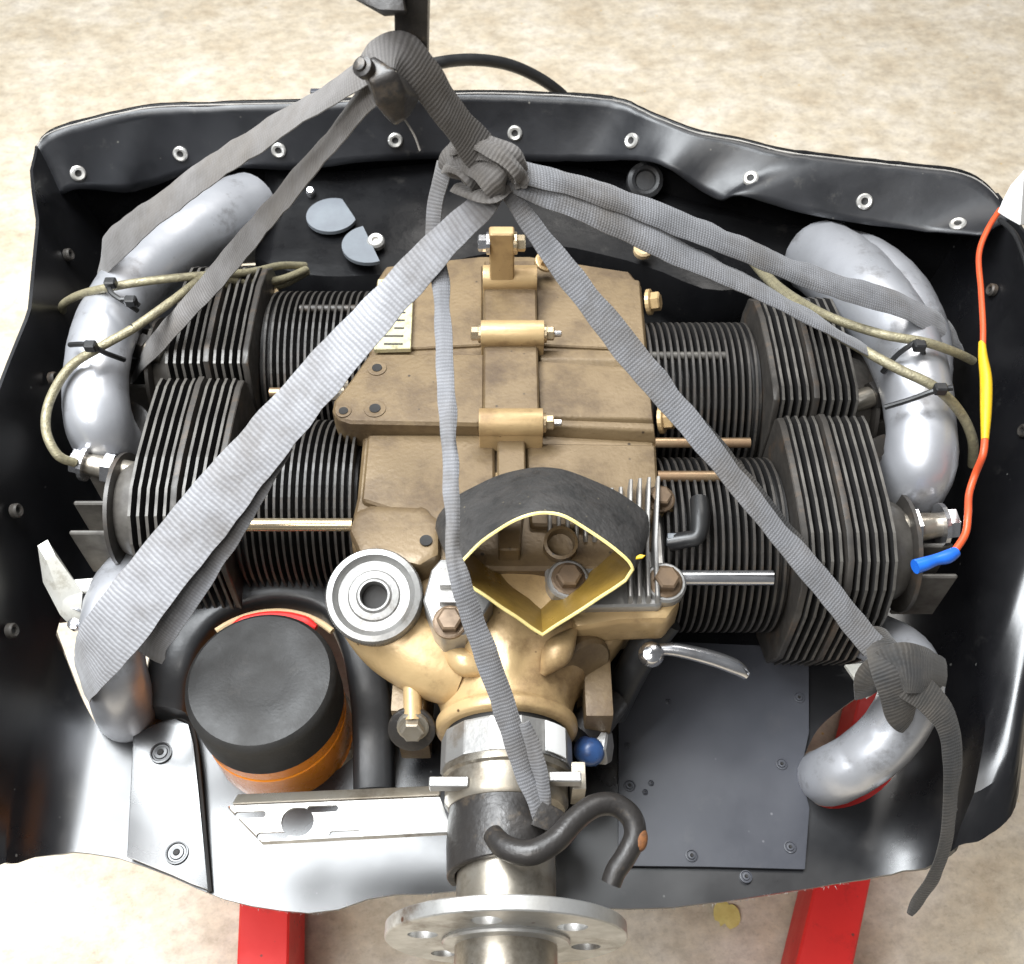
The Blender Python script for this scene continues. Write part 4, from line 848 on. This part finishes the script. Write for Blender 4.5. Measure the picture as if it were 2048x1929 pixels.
# charcoal wrap and hanging tail at lower right
wr = strap('strap_wrap', 'charcoal webbing wound round the lower right exhaust elbow', [T(1752, 1262, .970), T(1768, 1300, .948), T(1790, 1340, .938), T(1806, 1380, .940), T(1816, 1415, .950), T(1818, 1424, .97)], [.024, .034, .044, .048, .046, .040], 'strap_black', [0, 0, 0, 0, 0, 0], group='charcoal webbing', crown=.004)
bm_obj('wrap_turn', strap_bm([T(1738, 1385, .99), T(1752, 1362, .955), T(1800, 1338, .934), T(1850, 1340, .943), T(1886, 1350, .98)], [.03, .040, .046, .040, .03], crown=.002, twist=[0, 0, 0, 0, 0]), 'strap_black', wr)
strap('strap_tail', 'loose charcoal strap tail hanging over the right front cowling edge', [T(1815, 1365, .938), T(1860, 1400, .940), T(1893, 1445, .942), T(1906, 1520, .945), T(1900, 1600, .948), T(1890, 1690, .955), T(1868, 1750, .965), T(1838, 1800, .98), T(1818, 1828, .985)], [.030, .030, .026, .024, .021, .018, .018, .015, .006], 'strap_black', [0, 8, 15, 25, 30, 30, 25, 20, 10], group='charcoal webbing')
# two runs to the rear right pipes
strap('lifting_strap', 'upper grey strap running from the knot to the rear right silver pipes', [T(1010, 335, .825), T(1060, 350, .832), T(1160, 375, .855), T(1300, 425, .895), T(1450, 485, .94), T(1580, 540, .985), T(1700, 580, 1.025), T(1800, 612, 1.058), T(1870, 645, 1.10), T(1908, 672, 1.16), T(1915, 690, 1.24)], [.018, .022, .021, .024, .024, .024, .026, .028, .032, .034, .034], 'strap_weave', [10, 5, 0, 0, 0, 0, 0, 5, 5, 5, 5])
strap('lifting_strap', 'lower grey strap running from the knot to the rear right cylinder fins', [T(1015, 350, .83), T(1070, 378, .838), T(1180, 420, .862), T(1320, 490, .902), T(1460, 555, .945), T(1590, 620, .985), T(1700, 682, 1.02), T(1780, 730, 1.06)], [.020, .026, .027, .026, .024, .022, .018, .014], 'strap_weave', [0, 0, 0, 5, 15, 25, 35, 45])

# dark stencilled marks on the wide strap
def text_on(txt, p, size, rot, m):
    cu = bpy.data.curves.new('t', 'FONT'); cu.body = txt; cu.size = size; cu.extrude = .0002
    o = bpy.data.objects.new('t', cu); COL.objects.link(o); o.matrix_world = Matrix.Translation(p) @ rot
    bpy.context.view_layer.update(); dg = bpy.context.evaluated_depsgraph_get()
    me = bpy.data.meshes.new_from_object(o.evaluated_get(dg)); me.transform(o.matrix_world); bpy.data.objects.remove(o); return me

# ================================================================== hoist hook and shackle at the top
hk = thing('hoist_hook', 'black steel hoist hook on its square bar above the cowling', 'hook', tuple(HOOK))
bm_obj('shank', bev(loft([[T(u, v, t) for u, v, t in r] for r in [[(790, 120, .75), (855, 118, .75), (858, 112, .775), (795, 116, .775)], [(788, 40, .725), (856, 38, .725), (860, 36, .75), (793, 38, .75)], [(790, -60, .70), (858, -60, .70), (862, -62, .725), (795, -62, .725)]]]), .003, 2), 'hook', hk)
bm_obj('crossbar', bev(loft([[T(u, v, t) for u, v, t in r] for r in [[(695, -30, .70), (700, -5, .70), (745, 18, .735), (740, -20, .735)], [(755, -30, .69), (758, 20, .69), (770, 34, .73), (770, -20, .73)], [(800, -30, .69), (810, 22, .69), (818, 30, .73), (815, -20, .73)]]]), .002, 2), 'hook', hk)
bm_obj('latch', bev(loft([[T(u, v, t) for u, v, t in r] for r in [[(712, 128, .705), (748, 112, .705), (760, 120, .73), (722, 145, .73)], [(738, 165, .703), (790, 142, .700), (815, 160, .73), (745, 190, .735)], [(752, 212, .712), (812, 186, .710), (842, 196, .74), (768, 232, .745)], [(785, 250, .735), (812, 238, .735), (820, 232, .752), (792, 254, .755)]]]), .004, 3), 'hook', hk)
bm_obj('latch_pin', lathe([(.006, -.006), (.0072, -.003), (.0072, .003), (.0045, .004), (.0042, .0065), (.002, .007)], T(728, 136, .702), (-.4, -.5, .8), 18), 'hook', hk)
bm_obj('split_pin', tube([T(810, 240, .755), T(828, 270, .76), T(840, 302, .765)], .0008, 6), 'fibre', hk)
# black hose arching behind the cowling
hose = bm_obj('hose', tube([T(800, 150, 1.28), T(870, 128, 1.30), T(940, 120, 1.34), T(1010, 128, 1.38), T(1070, 152, 1.42), T(1120, 186, 1.46), T(1160, 230, 1.5)], .0078, 14), 'black'); tag(hose, 'black rubber hose arching over the rear edge of the cowling', 'hose')
sb = bm_obj('bracket_tab', bev(box(tuple(Y(626, 212, .60) - Vector((0, .004, 0))), tuple(Y(668, 180, .60) + Vector((0, .004, 0)))), .001, 1), 'panel', cowl)

# ================================================================== iron hook round the shaft
ih = thing('iron_hook', 'curled black iron hook with rusty patch over the propeller shaft', 'hook', (EX, -.31, .05))
bm_obj('hook_rod', tube([Z(985, 1668, .052), Z(1010, 1695, .060), Z(1060, 1706, .066), Z(1110, 1682, .068), Z(1150, 1640, .068), Z(1190, 1612, .066), Z(1230, 1610, .062), Z(1262, 1634, .058), Z(1270, 1672, .054), Z(1252, 1712, .05), Z(1232, 1742, .046), Z(1222, 1768, .042)], [.0085, .010, .0102, .0098, .0096, .0096, .0095, .0095, .0093, .009, .0088, .0084], 20, 8), 'hook', ih)
bm_obj('rust_patch', tube([Z(1276, 1648, .0575), Z(1278, 1668, .0560), Z(1276, 1690, .0540), Z(1270, 1704, .0525)], [.0030, .0070, .0068, .0025], 16, 6), 'rust', ih)
bm = bmesh.new(); rows = []
for i in range(25):
    a = R(-112 + i * 152 / 24); row = []
    for k in range(2):
        y = (-.288, -.338)[k] + (-.012 * (1 - i / 24) if k else 0)
        row.append((y, a))
    rows.append(row)
rings = []
for (y0, a), (y1, _) in rows:
    f_ = lambda rad, y: Vector((EX + rad * math.sin(a), y, rad * math.cos(a)))
    rings.append([f_(.0440, y0), f_(.0510, y0), f_(.0525, (y0 + y1) / 2), f_(.0510, y1), f_(.0440, y1)])
bm_obj('shaft_band', bev(loft(rings), .001, 1), 'hook', ih)
bm_obj('band_lug', bev(loft([[T(u, v, t) for u, v, t in r] for r in [[(1085, 1600, .865), (1130, 1625, .865), (1130, 1625, .89), (1085, 1600, .89)], [(1060, 1650, .855), (1108, 1668, .855), (1108, 1668, .89), (1060, 1650, .89)]]]), .003, 2), 'hook', ih)

# ================================================================== leads, wires and ties
def cable(name, label, pts, r_, m, cat, group=None, n=12):
    o = bm_obj(name, tube([Z(*p) for p in pts], r_, n, 9), m); return tag(o, label, cat, group)
G = 'braided spark plug leads'
l1 = cable('ignition_lead', 'braided ignition lead ending beside the left cowling wall', [(610, 532, .04), (560, 532, .065), (500, 545, .10), (400, 552, .135), (300, 562, .142), (220, 575, .14), (160, 590, .12), (128, 608, .09), (125, 622, .06)], .0046, 'lead', 'lead', G)
l2 = cable('ignition_lead', 'braided ignition lead looping to the silver plug at left', [(612, 540, .04), (560, 560, .065), (490, 566, .095), (420, 552, .13), (345, 602, .15), (270, 655, .152), (200, 695, .148), (140, 735, .135), (100, 800, .12), (92, 860, .11), (115, 910, .095), (150, 926, .08)], .0048, 'lead', 'lead', G)
cable('ignition_lead', 'third braided lead bundled under the strap behind the left cylinders', [(614, 545, .03), (560, 572, .055), (500, 578, .08), (440, 570, .11), (405, 562, .12), (385, 575, .12)], .0045, 'lead', 'lead', G)
l3 = cable('ignition_lead', 'braided ignition lead crossing high over the rear right pipe', [(1510, 520, .05), (1560, 575, .09), (1650, 630, .14), (1760, 668, .155), (1850, 685, .155), (1910, 705, .14), (1945, 722, .12)], .0048, 'lead', 'lead', G)
l4 = cable('ignition_lead', 'braided ignition lead draped down the right side past the pipe', [(1505, 525, .045), (1540, 565, .08), (1620, 635, .13), (1700, 685, .152), (1790, 735, .16), (1870, 775, .155), (1920, 825, .13), (1945, 880, .10), (1945, 930, .06)], .0050, 'lead', 'lead', G)
def tie(lead, pts, head):
    o = bm_obj('cable_tie', tube([Z(*p) for p in pts], .0028, 8), 'black', lead)
    h_ = Z(*head); bm_obj('tie_head', bev(box(tuple(h_ - Vector((.006, .005, .004))), tuple(h_ + Vector((.006, .005, .006)))), .0015, 1), 'black', o)
tie(l1, [(215, 560, .15), (222, 585, .15), (250, 605, .145), (275, 622, .13)], (222, 568, .152))
tie(l1, [(240, 600, .15), (262, 600, .148), (278, 612, .14)], (262, 604, .148))
tie(l2, [(140, 690, .14), (178, 690, .155), (210, 706, .145), (248, 720, .12)], (182, 694, .158))
tie(l2, [(262, 655, .155), (288, 645, .145), (300, 655, .12)], (290, 648, .146))
tie(l3, [(1765, 745, .12), (1790, 715, .14), (1815, 695, .155), (1838, 685, .16), (1850, 720, .13)], (1838, 694, .162))
tie(l4, [(1770, 815, .13), (1820, 800, .145), (1870, 782, .16), (1905, 776, .165)], (1880, 780, .163))
for (u, v, z, u2, v2) in [(490, 500, .09, 470, 520), (525, 545, .07, 520, 560), (545, 575, .06, 552, 590)]:
    bm_obj('tie_end', tube([Z(u, v, z), Z((u + u2) / 2 + 3, (v + v2) / 2, z), Z(u2, v2, z)], .003 if u > 500 else .006, 8), 'tan', l1)
# red-orange sensor wire: run, crimp splice, lower run and blue spade terminal
wi = thing('sensor_wire', 'orange-red wire with yellow splice hanging along the right cowling wall', 'wire', tuple(Z(1990, 700, .12)))
bm_obj('wire', tube([Z(*p) for p in [(2000, 420, .17), (1975, 460, .17), (1958, 510, .165), (1962, 580, .16), (1966, 650, .155), (1966, 690, .15)]], .0031, 12), 'wire_red', wi)
bm_obj('splice', tube([Z(*p) for p in [(1964, 685, .15), (1966, 715, .148), (1972, 760, .145), (1972, 820, .14), (1970, 880, .135)]], [.0034, .0046, .0058, .0054, .0036], 14), 'yellow', wi)
bm_obj('wire', tube([Z(*p) for p in [(1970, 875, .135), (1966, 910, .13), (1950, 950, .11), (1938, 990, .10), (1936, 1030, .10), (1930, 1070, .095), (1905, 1108, .09)]], .0036, 12), 'wire_red', wi)
bm_obj('spade_terminal', tube([Z(*p) for p in [(1912, 1104, .09), (1895, 1114, .09), (1872, 1120, .09), (1850, 1128, .09), (1830, 1134, .09)]], [.0052, .0066, .0056, .0066, .0070], 14, 4), 'blue', wi)
wc = bm_obj('white_connector', bev(loft([[T(u, v, t) for u, v, t in r] for r in [[(1994, 424, 1.06), (2004, 405, 1.06), (2016, 400, 1.10), (2010, 430, 1.10)], [(2012, 436, 1.05), (2020, 372, 1.05), (2050, 360, 1.12), (2040, 440, 1.12)], [(2040, 452, 1.04), (2048, 340, 1.04), (2100, 330, 1.12), (2090, 450, 1.12)]]]), .003, 3), 'white')
tag(wc, 'white plastic connector at the upper end of the orange-red wire', 'connector')
gc = bm_obj('ground_cable', tube([Z(*p) for p in [(2000, 440, .14), (2030, 470, .15), (2050, 520, .15), (2065, 580, .14)]], .003, 10), 'black'); tag(gc, 'thin black cable over the right rear cowling corner', 'cable')

# ================================================================== litter on the floor
lc = Z(1452, 1832, FLOOR_Z); up_, dn_ = [], []
for i in range(22):
    a = 2 * math.pi * i / 22; r_ = .017 * (1 + .28 * noise.noise(Vector((i * .9, 4, 2))) + .18 * math.cos(2 * a + .6)); q = lc + Vector((r_ * math.cos(a) * .9, r_ * math.sin(a) * 1.15, .003 + .006 * (math.sin(a * 1.5 + 1) ** 2)))
    up_.append(q + Vector((0, 0, .0006))); dn_.append(q)
lf = bm_obj('leaf', loft([dn_, up_]), 'leaf')
tag(lf, 'pale yellow leaf scrap lying on the floor near the right red leg', 'leaf')
